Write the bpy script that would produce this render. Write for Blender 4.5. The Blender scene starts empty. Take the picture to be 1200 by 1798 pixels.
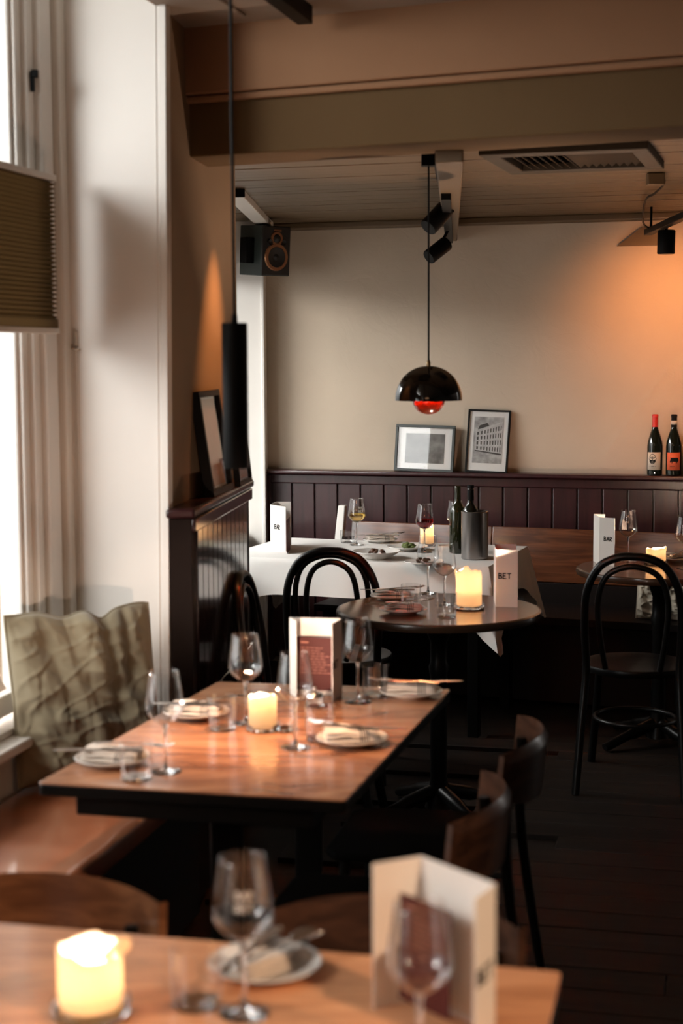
import bpy, math, random
from mathutils import Vector, Matrix, Euler, noise
rnd = random.Random(7)
sc = bpy.context.scene
R = math.radians

# ------------------------------------------------------------------ camera
F = 2780.0
CAMZ = 1.65
PITCH, ROLL = R(5.73), R(0.3)
cam = bpy.data.cameras.new('camera'); camo = bpy.data.objects.new('camera', cam)
sc.collection.objects.link(camo); sc.camera = camo
cam.sensor_fit = 'VERTICAL'; cam.sensor_height = 36.0
cam.lens = F / 1798 * 36.0
camo.location = (0, 0, CAMZ)
CR = Matrix.Rotation(R(90) - PITCH, 3, 'X') @ Matrix.Rotation(-ROLL, 3, 'Z')
camo.rotation_euler = CR.to_euler()
cam.clip_start = 0.05
cam.dof.use_dof = True; cam.dof.focus_distance = 7.2; cam.dof.aperture_fstop = 3.0

def ray(px, py):
    return CR @ Vector(((px - 600) / F, (899 - py) / F, -1.0))
def PZ(px, py, z):                       # where the sight line meets the level z
    d = ray(px, py); t = (z - CAMZ) / d.z
    return Vector((d.x * t, d.y * t, z))
def PD(px, py, dist):                    # where it meets the depth dist
    d = ray(px, py); t = dist / d.y
    return Vector((d.x * t, dist, CAMZ + d.z * t))

# ------------------------------------------------------------------ world, light, exposure
sc.view_settings.view_transform = 'Standard'; sc.view_settings.look = 'None'
sc.view_settings.gamma = 1.0; sc.view_settings.use_curve_mapping = False
sc.view_settings.exposure = 0.0
w = bpy.data.worlds.new('sky'); sc.world = w; w.use_nodes = True
wn, wlk, bg = w.node_tree.nodes, w.node_tree.links, w.node_tree.nodes['Background']
tcw = wn.new('ShaderNodeTexCoord'); sxw = wn.new('ShaderNodeSeparateXYZ'); wlk.new(tcw.outputs['Generated'], sxw.inputs[0])
crw = wn.new('ShaderNodeValToRGB'); crw.color_ramp.elements[0].position = 0.0; crw.color_ramp.elements[1].position = 0.22
crw.color_ramp.elements[0].color = (0.24, 0.23, 0.22, 1); crw.color_ramp.elements[1].color = (1.0, 0.97, 0.94, 1)
wlk.new(sxw.outputs[2], crw.inputs[0]); wlk.new(crw.outputs[0], bg.inputs[0]); bg.inputs[1].default_value = 3.0
cy = sc.cycles
cy.use_denoising = True
cy.max_bounces = 10; cy.transparent_max_bounces = 24; cy.transmission_bounces = 10
cy.diffuse_bounces = 5; cy.glossy_bounces = 5
cy.caustics_reflective = False; cy.caustics_refractive = False
cy.sample_clamp_indirect = 15.0

def area(name, loc, rot, sx, sy, power, col, spread=180):
    l = bpy.data.lights.new(name, 'AREA'); l.shape = 'RECTANGLE'; l.size = sx; l.size_y = sy
    l.energy = power; l.color = col; l.spread = R(spread)
    o = bpy.data.objects.new(name, l); sc.collection.objects.link(o)
    o.location = loc; o.rotation_euler = rot
    return o
def aim(o, target):
    o.rotation_euler = (Vector(target) - o.location).to_track_quat('-Z', 'Y').to_euler()
def spot(name, loc, target, power, col, angle, blend=0.6, rad=0.02):
    l = bpy.data.lights.new(name, 'SPOT'); l.energy = power; l.color = col
    l.spot_size = R(angle); l.spot_blend = blend; l.shadow_soft_size = rad
    o = bpy.data.objects.new(name, l); sc.collection.objects.link(o)
    o.location = loc; aim(o, target); return o
def point(name, loc, power, col, rad=0.01):
    l = bpy.data.lights.new(name, 'POINT'); l.energy = power; l.color = col; l.shadow_soft_size = rad
    o = bpy.data.objects.new(name, l); sc.collection.objects.link(o); o.location = loc; return o

YA = R(13.3)      # the window wall and the tables by it
YB = R(16.5)      # the back wall
YBEAM = R(24)
def UV(u, v, z=0, ya=YA):                # room axes (u right, v deep) to world
    return Vector((u*math.cos(ya) + v*math.sin(ya), -u*math.sin(ya) + v*math.cos(ya), z))
def toUV(p, ya=YA):
    return (p.x*math.cos(ya) - p.y*math.sin(ya), p.x*math.sin(ya) + p.y*math.cos(ya))

WARM = (1.0, 0.50, 0.20)
DAY = (1.0, 0.955, 0.90)
# window by the near bench, an unseen one added for fill, and the one beside the white table
REV1 = Vector((-0.50, 4.60, 0))          # inner corner of the first reveal
u0, v0 = toUV(REV1)
UG = u0 - 0.345                          # glass plane of the near windows
def sky_light(name, loc, target, sx, sy, power):
    o = area(name, loc, (0,0,0), sx, sy, power, DAY); aim(o, target)
sky_light('daylight_near', UV(UG - 1.8, v0 - 1.9, 2.3), UV(UG + .4, v0 - 0.6, 1.3), 4.4, 3.2, 175)
sky_light('daylight_fill', UV(UG - 1.4, v0 - 3.75, 2.75), UV(UG + 1.0, v0 - 2.9, .75), 1.8, 1.2, 170)  # added fill, aimed down at the front table
XG2 = -0.80
sky_light('daylight_far', Vector((XG2 - 1.4, 6.7, 2.75)), Vector((.2, 7.5, .95)), 2.3, 1.2, 235)
# ceiling spots
spot('spot_back_wall', PD(1170, 452, 7.3), PD(1200, 570, 7.95), 37, (1.0, 0.37, 0.12), 112, 1.0, 0.03)
spot('spot_pier', Vector((-0.16, 5.34, 2.335)), Vector((-0.425, 5.27, 1.48)), 125, (1.0, 0.40, 0.13), 46, 1.0, 0.03)
# unseen: warm area light added as fill, and a spot on the front table
area('warm_fill', UV(-0.4, -1.2, 2.5), (0,0,0), 1.4, 1.0, 26, (1.0, 0.48, 0.24))
spot('room_lamp_two', Vector((1.5, .7, 2.3)), Vector((.22, 2.15, .85)), 200, (1.0, 0.66, 0.42), 36, .9, .04)

# ------------------------------------------------------------------ mesh helpers
class MB:
    def __init__(s): s.v = []; s.f = []; s.m = []; s.cur = 0
    def add(s, vs, fs, M=None):
        b = len(s.v)
        s.v += [tuple(M @ Vector(v)) if M else tuple(v) for v in vs]
        s.f += [tuple(i + b for i in f) for f in fs]
        s.m += [s.cur] * len(fs)
        return s
    def box(s, cx, cy_, cz, sx, sy, sz, rot=None):
        M = Matrix.Translation((cx, cy_, cz))
        if rot is not None: M = M @ (rot.to_4x4() if not isinstance(rot, Matrix) or len(rot) == 3 else rot)
        x, y, z = sx/2, sy/2, sz/2
        vs = [(-x,-y,-z),(x,-y,-z),(x,y,-z),(-x,y,-z),(-x,-y,z),(x,-y,z),(x,y,z),(-x,y,z)]
        return s.add(vs, [(0,3,2,1),(4,5,6,7),(0,1,5,4),(1,2,6,5),(2,3,7,6),(3,0,4,7)], M)
    def prism(s, poly, z0, z1):
        n = len(poly); vs = [(p[0],p[1],z0) for p in poly] + [(p[0],p[1],z1) for p in poly]
        a = sum(poly[i][0]*poly[(i+1)%n][1]-poly[(i+1)%n][0]*poly[i][1] for i in range(n))
        fs = [tuple(range(n-1,-1,-1)), tuple(range(n,2*n))] + [(i,(i+1)%n,(i+1)%n+n,i+n) for i in range(n)]
        if a < 0: fs = [tuple(reversed(f)) for f in fs]
        return s.add(vs, fs)
    def hexa(s, q0, q1):                # two quads (bottom, top) of 3D points
        vs = list(q0) + list(q1)
        return s.add(vs, [(3,2,1,0),(4,5,6,7),(0,1,5,4),(1,2,6,5),(2,3,7,6),(3,0,4,7)])
    def lathe(s, prof, n=32, M=None, close=False):
        vs, fs = [], []; k = len(prof)
        for i in range(n):
            a = 2*math.pi*i/n
            for r, z in prof: vs.append((r*math.cos(a), r*math.sin(a), z))
        for i in range(n):
            j = (i+1) % n
            for t in range(k-1): fs.append((i*k+t, j*k+t, j*k+t+1, i*k+t+1))
            if close: fs.append((i*k+k-1, j*k+k-1, j*k, i*k))
        return s.add(vs, fs, M)
    def tube(s, pts, rad, n=10, cap=True, closed=False, flat=1.0):
        pts = [Vector(p) for p in pts]; m = len(pts)
        rs = rad if isinstance(rad, (list, tuple)) else [rad]*m
        vs, fs = [], []; up = None
        for i, p in enumerate(pts):
            a = pts[(i-1) % m] if (i > 0 or closed) else p
            b = pts[(i+1) % m] if (i < m-1 or closed) else p
            t = (b-a).normalized()
            if up is None:
                up = t.cross(Vector((0,0,1)))
                if up.length < 1e-3: up = Vector((1,0,0))
                up.normalize()
            up = (up - t*up.dot(t)).normalized(); w_ = t.cross(up)
            for q in range(n):
                c = 2*math.pi*q/n
                vs.append(p + up*math.cos(c)*rs[i] + w_*math.sin(c)*rs[i]*flat)
        for i in range(m if closed else m-1):
            j = (i+1) % m
            for q in range(n):
                r_ = (q+1) % n
                fs.append((i*n+q, i*n+r_, j*n+r_, j*n+q))
        if cap and not closed:
            fs.append(tuple(range(n-1,-1,-1))); fs.append(tuple((m-1)*n+q for q in range(n)))
        return s.add(vs, fs)
    def grid(s, fn, nu, nv, thick=None):
        vs = [fn(i/nu, j/nv) for i in range(nu+1) for j in range(nv+1)]
        fs = [(i*(nv+1)+j, (i+1)*(nv+1)+j, (i+1)*(nv+1)+j+1, i*(nv+1)+j+1) for i in range(nu) for j in range(nv)]
        return s.add(vs, fs)
    def xform(s, M): s.v = [tuple(M @ Vector(v)) for v in s.v]; return s

def smoothpath(pts, n=8, closed=False):  # Catmull-Rom
    pts = [Vector(p) for p in pts]; m = len(pts); out = []
    rng = range(m) if closed else range(m-1)
    for i in rng:
        g = (lambda k: pts[k % m]) if closed else (lambda k: pts[min(max(k,0),m-1)])
        p0, p1, p2, p3 = g(i-1), g(i), g(i+1), g(i+2)
        for q in range(n):
            t = q/n
            out.append(0.5*((2*p1)+(p2-p0)*t+(2*p0-5*p1+4*p2-p3)*t*t+(3*p1-p0-3*p2+p3)*t**3))
    if not closed: out.append(pts[-1])
    return out

def obj(name, mb, mats, parent=None, smooth=35, bevel=0, solid=0, sub=0, kind=None, label=None, loc=None, rz=0):
    me = bpy.data.meshes.new(name)
    me.from_pydata([tuple(v) for v in mb.v], [], mb.f)
    if not isinstance(mats, (list, tuple)): mats = [mats]
    for m in mats: me.materials.append(m)
    for p, k in zip(me.polygons, mb.m): p.material_index = k
    me.validate(); me.update()
    if smooth:
        me.polygons.foreach_set('use_smooth', [True]*len(me.polygons))
        if smooth < 179: me.set_sharp_from_angle(angle=R(smooth))
    o = bpy.data.objects.new(name, me); sc.collection.objects.link(o)
    if parent: o.parent = parent
    if loc is not None: o.location = loc; 
    if rz: o.rotation_euler = (0,0,rz)
    if solid:
        md = o.modifiers.new('solid','SOLIDIFY'); md.thickness = solid; md.offset = -1
    if sub:
        md = o.modifiers.new('sub','SUBSURF'); md.levels = sub; md.render_levels = sub
    if bevel:
        md = o.modifiers.new('bev','BEVEL'); md.width = bevel; md.segments = 2; md.limit_method = 'ANGLE'; md.angle_limit = R(40)
    if kind: o['kind'] = kind
    if label: o['label'] = label
    return o
def thing(name, label, cat, loc=(0,0,0), rz=0, group=None):
    o = bpy.data.objects.new(name, None); sc.collection.objects.link(o)
    o.location = loc; o.rotation_euler = (0,0,rz); o['label'] = label; o['category'] = cat
    o.empty_display_size = 0.05
    if group: o['group'] = group
    return o
def tag(o, label, cat, group=None):
    o['label'] = label; o['category'] = cat
    if group: o['group'] = group
    return o
def struct(name, mb, m, parent=None, **k):
    o = obj(name, mb, m, parent, **k)
    if not parent: o['kind'] = 'structure'
    return o
def kids(o): return [c for c in bpy.data.objects if c.parent == o]
TREE = {}
def dup(root, loc=None, rz=None, label=None, group=None, scale=None):
    r = root.copy(); sc.collection.objects.link(r)
    if loc is not None: r.location = loc
    if rz is not None: r.rotation_euler = (0,0,rz)
    if scale: r.scale = (scale,)*3
    if label: r['label'] = label
    if group: r['group'] = group
    for ch in kids(root):
        c = ch.copy(); sc.collection.objects.link(c); c.parent = r
        for g in kids(ch):
            d = g.copy(); sc.collection.objects.link(d); d.parent = c
    return r

# ------------------------------------------------------------------ materials
def nt(name):
    m = bpy.data.materials.new(name); m.use_nodes = True
    return m, m.node_tree.nodes, m.node_tree.links, m.node_tree.nodes['Principled BSDF']
def mat(name, col, rough=0.5, metal=0.0, var=0.0, vscale=8, bump=0.0, bscale=60, coat=0.0, spec=0.5, sheen=0, stretch=(1,1,1), col2=None, detail=4):
    m, n, l, b = nt(name)
    b.inputs['Base Color'].default_value = (*col, 1); b.inputs['Roughness'].default_value = rough
    b.inputs['Metallic'].default_value = metal; b.inputs['Coat Weight'].default_value = coat
    b.inputs['Coat Roughness'].default_value = 0.08; b.inputs['Specular IOR Level'].default_value = spec
    if sheen: b.inputs['Sheen Weight'].default_value = sheen
    if var or bump:
        tc = n.new('ShaderNodeTexCoord'); mp = n.new('ShaderNodeMapping'); mp.inputs['Scale'].default_value = stretch
        l.new(tc.outputs['Object'], mp.inputs[0])
    if var:
        t = n.new('ShaderNodeTexNoise'); t.inputs['Scale'].default_value = vscale; t.inputs['Detail'].default_value = detail
        l.new(mp.outputs[0], t.inputs['Vector'])
        cr = n.new('ShaderNodeValToRGB'); cr.color_ramp.elements[0].position = .3; cr.color_ramp.elements[1].position = .7
        c2 = col2 or tuple(c*(1-var) for c in col)
        cr.color_ramp.elements[0].color = (*c2, 1); cr.color_ramp.elements[1].color = (*[min(1,c*(1+var*.35)) for c in col], 1)
        l.new(t.outputs[0], cr.inputs[0]); l.new(cr.outputs[0], b.inputs['Base Color'])
    if bump:
        t2 = n.new('ShaderNodeTexNoise'); t2.inputs['Scale'].default_value = bscale; t2.inputs['Detail'].default_value = 5
        l.new(mp.outputs[0], t2.inputs['Vector'])
        bp = n.new('ShaderNodeBump'); bp.inputs['Strength'].default_value = bump; bp.inputs['Distance'].default_value = 0.01
        l.new(t2.outputs[0], bp.inputs['Height']); l.new(bp.outputs[0], b.inputs['Normal'])
    return m
def wood(name, c1, c2, rough=0.35, scale=3.0, stretch=(1,8,8), bump=0.05, coat=0.0, spec=0.5):
    m, n, l, b = nt(name)
    tc = n.new('ShaderNodeTexCoord'); mp = n.new('ShaderNodeMapping'); mp.inputs['Scale'].default_value = stretch
    l.new(tc.outputs['Object'], mp.inputs[0])
    a = n.new('ShaderNodeTexNoise'); a.inputs['Scale'].default_value = scale; a.inputs['Detail'].default_value = 8
    a.inputs['Distortion'].default_value = 1.2; l.new(mp.outputs[0], a.inputs['Vector'])
    a2 = n.new('ShaderNodeTexNoise'); a2.inputs['Scale'].default_value = scale*0.35; a2.inputs['Detail'].default_value = 3
    l.new(tc.outputs['Object'], a2.inputs['Vector'])
    mx = n.new('ShaderNodeMath'); mx.operation = 'MULTIPLY_ADD'; mx.inputs[1].default_value = .65; l.new(a.outputs[0], mx.inputs[0])
    ml = n.new('ShaderNodeMath'); ml.operation = 'MULTIPLY'; ml.inputs[1].default_value = .35; l.new(a2.outputs[0], ml.inputs[0]); l.new(ml.outputs[0], mx.inputs[2])
    cr = n.new('ShaderNodeValToRGB'); e = cr.color_ramp.elements
    e[0].position = .41; e[0].color = (*c2, 1); e[1].position = .60; e[1].color = (*c1, 1)
    l.new(mx.outputs[0], cr.inputs[0]); l.new(cr.outputs[0], b.inputs['Base Color'])
    b.inputs['Roughness'].default_value = rough; b.inputs['Coat Weight'].default_value = coat; b.inputs['Coat Roughness'].default_value = .12
    b.inputs['Specular IOR Level'].default_value = spec
    bp = n.new('ShaderNodeBump'); bp.inputs['Strength'].default_value = bump; bp.inputs['Distance'].default_value = .004
    l.new(mx.outputs[0], bp.inputs['Height']); l.new(bp.outputs[0], b.inputs['Normal'])
    return m
def thin_glass(name, tint=(1,1,1), ior=1.5, rough=0.02, base=0.0):
    m = bpy.data.materials.new(name); m.use_nodes = True; n = m.node_tree.nodes; l = m.node_tree.links; n.clear()
    o = n.new('ShaderNodeOutputMaterial'); t = n.new('ShaderNodeBsdfTransparent'); t.inputs[0].default_value = (*tint, 1)
    g = n.new('ShaderNodeBsdfGlossy'); g.inputs['Roughness'].default_value = rough
    lw = n.new('ShaderNodeLayerWeight'); lw.inputs[0].default_value = .5
    pw = n.new('ShaderNodeMath'); pw.operation = 'POWER'; pw.inputs[1].default_value = 4.0; l.new(lw.outputs['Facing'], pw.inputs[0])
    fr = n.new('ShaderNodeMath'); fr.operation = 'MULTIPLY_ADD'; fr.inputs[1].default_value = .9; fr.inputs[2].default_value = .055; l.new(pw.outputs[0], fr.inputs[0])
    mx = n.new('ShaderNodeMixShader'); ad = n.new('ShaderNodeMath'); ad.operation = 'ADD'; ad.inputs[1].default_value = base; ad.use_clamp = True
    l.new(fr.outputs[0], ad.inputs[0]); l.new(ad.outputs[0], mx.inputs[0])
    l.new(t.outputs[0], mx.inputs[1]); l.new(g.outputs[0], mx.inputs[2]); l.new(mx.outputs[0], o.inputs[0])
    return m
def solid_glass(name, col=(1,1,1), rough=0.0, ior=1.5):
    m = bpy.data.materials.new(name); m.use_nodes = True; n = m.node_tree.nodes; l = m.node_tree.links; n.clear()
    o = n.new('ShaderNodeOutputMaterial'); g = n.new('ShaderNodeBsdfGlass'); g.inputs[0].default_value = (*col, 1)
    g.inputs['Roughness'].default_value = rough; g.inputs['IOR'].default_value = ior; l.new(g.outputs[0], o.inputs[0]); return m
def emit(name, col, s):
    m = bpy.data.materials.new(name); m.use_nodes = True; n = m.node_tree.nodes; l = m.node_tree.links; n.clear()
    o = n.new('ShaderNodeOutputMaterial'); e = n.new('ShaderNodeEmission'); e.inputs[0].default_value = (*col, 1); e.inputs[1].default_value = s
    l.new(e.outputs[0], o.inputs[0]); return m
def wax_mat(name, col):
    m = bpy.data.materials.new(name); m.use_nodes = True; n = m.node_tree.nodes; l = m.node_tree.links; n.clear()
    o = n.new('ShaderNodeOutputMaterial'); d = n.new('ShaderNodeBsdfDiffuse'); d.inputs[0].default_value = (*col, 1)
    t = n.new('ShaderNodeBsdfTranslucent'); t.inputs[0].default_value = (1.0, .88, .70, 1)
    mx = n.new('ShaderNodeMixShader'); mx.inputs[0].default_value = .72
    l.new(d.outputs[0], mx.inputs[1]); l.new(t.outputs[0], mx.inputs[2]); l.new(mx.outputs[0], o.inputs[0]); return m
def plaster(name, col, scr=True, strength=.25):
    m, n, l, b = nt(name)
    b.inputs['Roughness'].default_value = .85; b.inputs['Specular IOR Level'].default_value = .2
    tc = n.new('ShaderNodeTexCoord')
    a = n.new('ShaderNodeTexNoise'); a.inputs['Scale'].default_value = 2.2; a.inputs['Detail'].default_value = 6; l.new(tc.outputs['Object'], a.inputs['Vector'])
    cr = n.new('ShaderNodeValToRGB'); e = cr.color_ramp.elements; e[0].position=.3; e[1].position=.7
    e[0].color = (*[c*.93 for c in col],1); e[1].color = (*[min(1,c*1.04) for c in col],1)
    l.new(a.outputs[0], cr.inputs[0]); l.new(cr.outputs[0], b.inputs['Base Color'])
    t = n.new('ShaderNodeTexNoise'); t.inputs['Scale'].default_value = 7; t.inputs['Detail'].default_value = 9; t.inputs['Roughness'].default_value=.6; t.inputs['Distortion'].default_value = .8
    l.new(tc.outputs['Object'], t.inputs['Vector'])
    v = n.new('ShaderNodeTexVoronoi'); v.feature = 'DISTANCE_TO_EDGE'; v.inputs['Scale'].default_value = 2.3
    t3 = n.new('ShaderNodeTexNoise'); t3.inputs['Scale'].default_value = 3; l.new(tc.outputs['Object'], t3.inputs['Vector'])
    va = n.new('ShaderNodeVectorMath'); va.operation = 'ADD'; l.new(tc.outputs['Object'], va.inputs[0]); l.new(t3.outputs['Color'], va.inputs[1]); l.new(va.outputs[0], v.inputs['Vector'])
    mr = n.new('ShaderNodeMapRange'); mr.inputs[1].default_value = 0; mr.inputs[2].default_value = .02; mr.inputs[3].default_value = 0.0; mr.inputs[4].default_value = .06 if scr else 0
    l.new(v.outputs['Distance'], mr.inputs[0])
    ad = n.new('ShaderNodeMath'); l.new(t.outputs[0], ad.inputs[0]); l.new(mr.outputs[0], ad.inputs[1])
    bp = n.new('ShaderNodeBump'); bp.inputs['Strength'].default_value = strength; bp.inputs['Distance'].default_value = .02
    l.new(ad.outputs[0], bp.inputs['Height']); l.new(bp.outputs[0], b.inputs['Normal'])
    return m

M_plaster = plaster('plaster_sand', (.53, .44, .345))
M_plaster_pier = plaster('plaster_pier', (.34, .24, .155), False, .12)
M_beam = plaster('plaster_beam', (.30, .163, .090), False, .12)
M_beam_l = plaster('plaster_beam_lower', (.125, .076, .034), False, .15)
M_dark = mat('dark_room_paint', (.10,.08,.065), .8)
M_white = mat('white_paint', (.80, .765, .72), .35, var=.04, vscale=3, bump=.03, bscale=12)
M_cream = mat('cream_paint', (.68, .62, .55), .45, var=.05, vscale=3)
M_ceil = mat('ceiling_board_paint', (.125, .080, .040), .5, var=.12, vscale=5, stretch=(1,6,6), bump=.1, bscale=20)
M_ceil_n = mat('ceiling_paint', (.30, .24, .19), .8, var=.05)
M_floor = wood('floor_oak', (.016,.010,.007), (.007,.005,.004), .65, 2.0, (1,9,9), spec=.15)
M_wains = wood('wainscot_paint', (.045,.012,.014), (.028,.008,.009), .30, 3, (9,9,1), .12, coat=.15)
M_wains_l = wood('wainscot_dark_paint', (.020,.007,.007), (.012,.004,.004), .10, 3, (9,9,1), .02, coat=1.0)
M_dull = mat('dull_dark_paint', (.010,.005,.004), .55, spec=.12)
M_table = wood('table_wood', (.52,.25,.13), (.21,.078,.038), .27, 2.6, (1.2,3.2,3.2), .03, coat=.35)
M_table_f = wood('front_table_wood', (.72,.355,.18), (.50,.225,.11), .30, 3.0, (2,14,14), .03, coat=.3)
M_table_r = wood('round_table_wood', (.22,.085,.035), (.12,.04,.016), .2, 3, (2,9,9), .02, coat=.5)
M_black = mat('black_lacquer_wood', (.003,.0028,.0026), .32, spec=.22)
M_blackm = mat('black_metal', (.003,.003,.003), .5, spec=.12)
M_vent = mat('brown_vent_paint', (.045,.032,.018), .6)
M_bench = wood('bench_wood', (.17,.052,.018), (.085,.024,.009), .2, 3, (1.2,12,12), .03, coat=.6)
M_benchdark = mat('bench_base_dark', (.008,.004,.003), .6, spec=.2)
M_leather = mat('brown_leather', (.34,.115,.052), .30, coat=1.0, var=.25, vscale=3, bump=.12, bscale=9, detail=3)
M_linen = mat('olive_linen', (.22,.18,.115), .9, var=.10, vscale=2.5, bump=.05, bscale=300, spec=.15, sheen=.3)
M_cloth = mat('white_tablecloth', (.74,.72,.69), .85, bump=.08, bscale=200, spec=.15)
M_cushion = mat('pale_cushion_cloth', (.58,.52,.42), .9, bump=.15, bscale=60, spec=.1)
M_paper = mat('white_card', (.74,.70,.65), .75, spec=.2)
M_card = mat('oxblood_card', (.065,.009,.006), .6, spec=.25)
M_print = mat('pale_print', (.40,.16,.11), .7)
M_ink = mat('black_ink', (.01,.01,.01), .7, spec=.1)
M_plate = mat('white_ceramic', (.72,.69,.65), .15)
M_steel = mat('cutlery_steel', (.75,.72,.70), .26, 1.0)
M_cooler = mat('brushed_steel', (.36,.34,.33), .30, 1.0, bump=.15, bscale=40, stretch=(1,1,.02))
M_glass = thin_glass('clear_thin_glass')
M_pglass = thin_glass('picture_glass', base=.0)
M_glassw = thin_glass('clear_tumbler_glass', base=.02)
M_sglass = solid_glass('clear_solid_glass')
M_pane = thin_glass('window_pane_glass', (.97,.99,1.0))
M_red = mat('red_wine', (.10,.004,.006), .05)
M_rglass = solid_glass('red_wine_liquid', (.55,.03,.03), 0, 1.33)
M_wglass = solid_glass('white_wine_liquid', (.95,.80,.42), 0, 1.33)
M_bottle = mat('dark_bottle_glass', (.006,.009,.006), .06, spec=.8)
M_bottleg = mat('green_bottle_glass', (.012,.014,.004), .06, spec=.8)
M_capred = mat('red_capsule', (.62,.035,.025), .4)
M_label = mat('cream_label', (.62,.55,.46), .7)
M_labelo = mat('orange_label', (.72,.13,.05), .7)
M_wax = wax_mat('candle_wax', (.80,.70,.55))
M_flame = emit('flame', (1.0,.62,.22), 60)
M_frameg = mat('grey_green_frame', (.035,.043,.040), .4)
M_frameb = mat('black_frame', (.006,.0055,.005), .5, spec=.15)
M_mount = mat('white_mount', (.74,.73,.71), .7)
M_speaker = mat('speaker_vinyl', (.035,.045,.04), .45)
M_speakerf = mat('speaker_front', (.012,.011,.010), .5)
M_copper = mat('copper_ring', (.42,.20,.10), .35, .8)
M_plastic = mat('pale_plastic', (.5,.45,.38), .3)
M_blind = wax_mat('taupe_blind_fabric', (.34,.27,.18)); M_blind.node_tree.nodes['Translucent BSDF'].inputs[0].default_value = (.30,.22,.13,1)
M_ply = wood('chair_walnut_ply', (.30,.13,.06), (.14,.055,.025), .28, 3, (1.5,9,9), .03, coat=.3)
M_food = mat('salad_green', (.10,.13,.02), .6, var=.6, vscale=60)
M_food2 = mat('seared_meat', (.09,.035,.015), .5, var=.4, vscale=50)
M_lampin = mat('orange_red_enamel', (.85,.12,.03), .35)
M_lampbowl = mat('red_enamel', (.085,.014,.006), .14, spec=.6)
M_seat = mat('black_seat', (.002,.002,.002), .9, spec=.03)
M_ply_shade = wood('shaded_walnut_ply', (.085,.038,.022), (.035,.016,.01), .3, 3, (1.5,9,9), .03, coat=.2)  # the chair ply again, shade put into its colour for dim chairs
M_lampout = mat('black_enamel', (.004,.004,.004), .08, spec=.6)
def napkin_mat():
    m, n, l, b = nt('striped_napkin'); b.inputs['Roughness'].default_value = .9; b.inputs['Specular IOR Level'].default_value = .1
    tc = n.new('ShaderNodeTexCoord'); sp = n.new('ShaderNodeSeparateXYZ'); l.new(tc.outputs['Object'], sp.inputs[0])
    a = n.new('ShaderNodeMath'); a.operation='SUBTRACT'; a.inputs[1].default_value=.028; l.new(sp.outputs[0], a.inputs[0])
    ab = n.new('ShaderNodeMath'); ab.operation='ABSOLUTE'; l.new(a.outputs[0], ab.inputs[0])
    lt = n.new('ShaderNodeMath'); lt.operation='LESS_THAN'; lt.inputs[1].default_value=.012; l.new(ab.outputs[0], lt.inputs[0])
    fr = n.new('ShaderNodeMath'); fr.operation='MULTIPLY'; fr.inputs[1].default_value=170; l.new(sp.outputs[0], fr.inputs[0])
    fc = n.new('ShaderNodeMath'); fc.operation='FRACT'; l.new(fr.outputs[0], fc.inputs[0])
    l2 = n.new('ShaderNodeMath'); l2.operation='LESS_THAN'; l2.inputs[1].default_value=.42; l.new(fc.outputs[0], l2.inputs[0])
    mu = n.new('ShaderNodeMath'); mu.operation='MULTIPLY'; l.new(lt.outputs[0], mu.inputs[0]); l.new(l2.outputs[0], mu.inputs[1])
    mx = n.new('ShaderNodeMix'); mx.data_type='RGBA'; mx.inputs[6].default_value=(.70,.63,.56,1); mx.inputs[7].default_value=(.06,.05,.045,1)
    l.new(mu.outputs[0], mx.inputs[0]); l.new(mx.outputs[2], b.inputs['Base Color']); return m
M_napkin = napkin_mat()
# ================================================================== the shell
W0 = Vector((0.456, 8.28, 0))                        # a point of the back wall
LEDGE_B = PD(753, 829, 8.17).z
ZC = PD(753, 386, 8.28).z                            # far ceiling
B0 = Vector((0.253, 4.60, 0))
ZB_low, ZB_mid, ZB_top = PD(753, 245, 4.6).z, PD(753, 132, 4.6).z, PD(753, 4, 4.58).z
PE = Vector((-0.372, 5.72, 0))                       # far end of the pier
R2 = Vector((-0.399, 8.35, 0))                       # edge of the far reveal
TOPZ = ZB_top + 0.55
def WB(x, y, z=0): return W0 + Vector((x*math.cos(YB)+y*math.sin(YB), -x*math.sin(YB)+y*math.cos(YB), z))

# floor of oak planks
fl = MB().box(1.0, 3.2, -0.06, 9, 13.5, 0.08)
floor = struct('floor', fl, M_floor)
row = 0
for k in range(42):
    v = 0.9 + k*0.145
    x = -1.6 + ((k*37) % 11)*0.11
    while x < 3.2:
        L = 1.5 + ((k*13 + int(x*7)) % 5)*0.12
        x1 = min(x+L, 3.3)
        p = MB().box(0, 0, 0, x1-x-0.004, 0.141, 0.02)
        obj('plank', p, M_floor, floor, bevel=0.002, loc=UV((x+x1)/2, v, -0.012 + 0.001*((k+int(x*3)) % 2)), rz=-YA)
        x = x1

# back wall and its panelling
b = MB().box(1.0, 0.10, 1.5, 5.2, 0.2, 3.2)
struct('wall_back', b, M_plaster, loc=W0, rz=-YB)
wp = MB().box(0.95, -0.02, LEDGE_B/2, 3.68, 0.04, LEDGE_B-0.03)
wains = struct('panelling_back', wp, M_wains, loc=W0, rz=-YB)
xx = -0.86; i = 0
while xx < 2.7:
    pb = MB().box(xx+0.0615, -0.047, (LEDGE_B-0.055)/2+0.03, 0.119, 0.014, LEDGE_B-0.13)
    obj('panel', pb, M_wains, wains, bevel=0.003)
    xx += 0.127; i += 1
MB_r = MB().box(0.95, -0.052, LEDGE_B-0.05, 3.68, 0.03, 0.05)
obj('top_rail', MB_r, M_wains, wains, bevel=0.006)
ml = MB().box(0.95, -0.058, LEDGE_B-0.011, 3.74, 0.116, 0.022)
obj('ledge', ml, M_wains, wains, bevel=0.007)
me_ = MB().box(-0.870, -0.065, (LEDGE_B-0.03)/2, 0.05, 0.06, LEDGE_B-0.03)
obj('end_post', me_, M_wains, wains, bevel=0.004)

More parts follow.
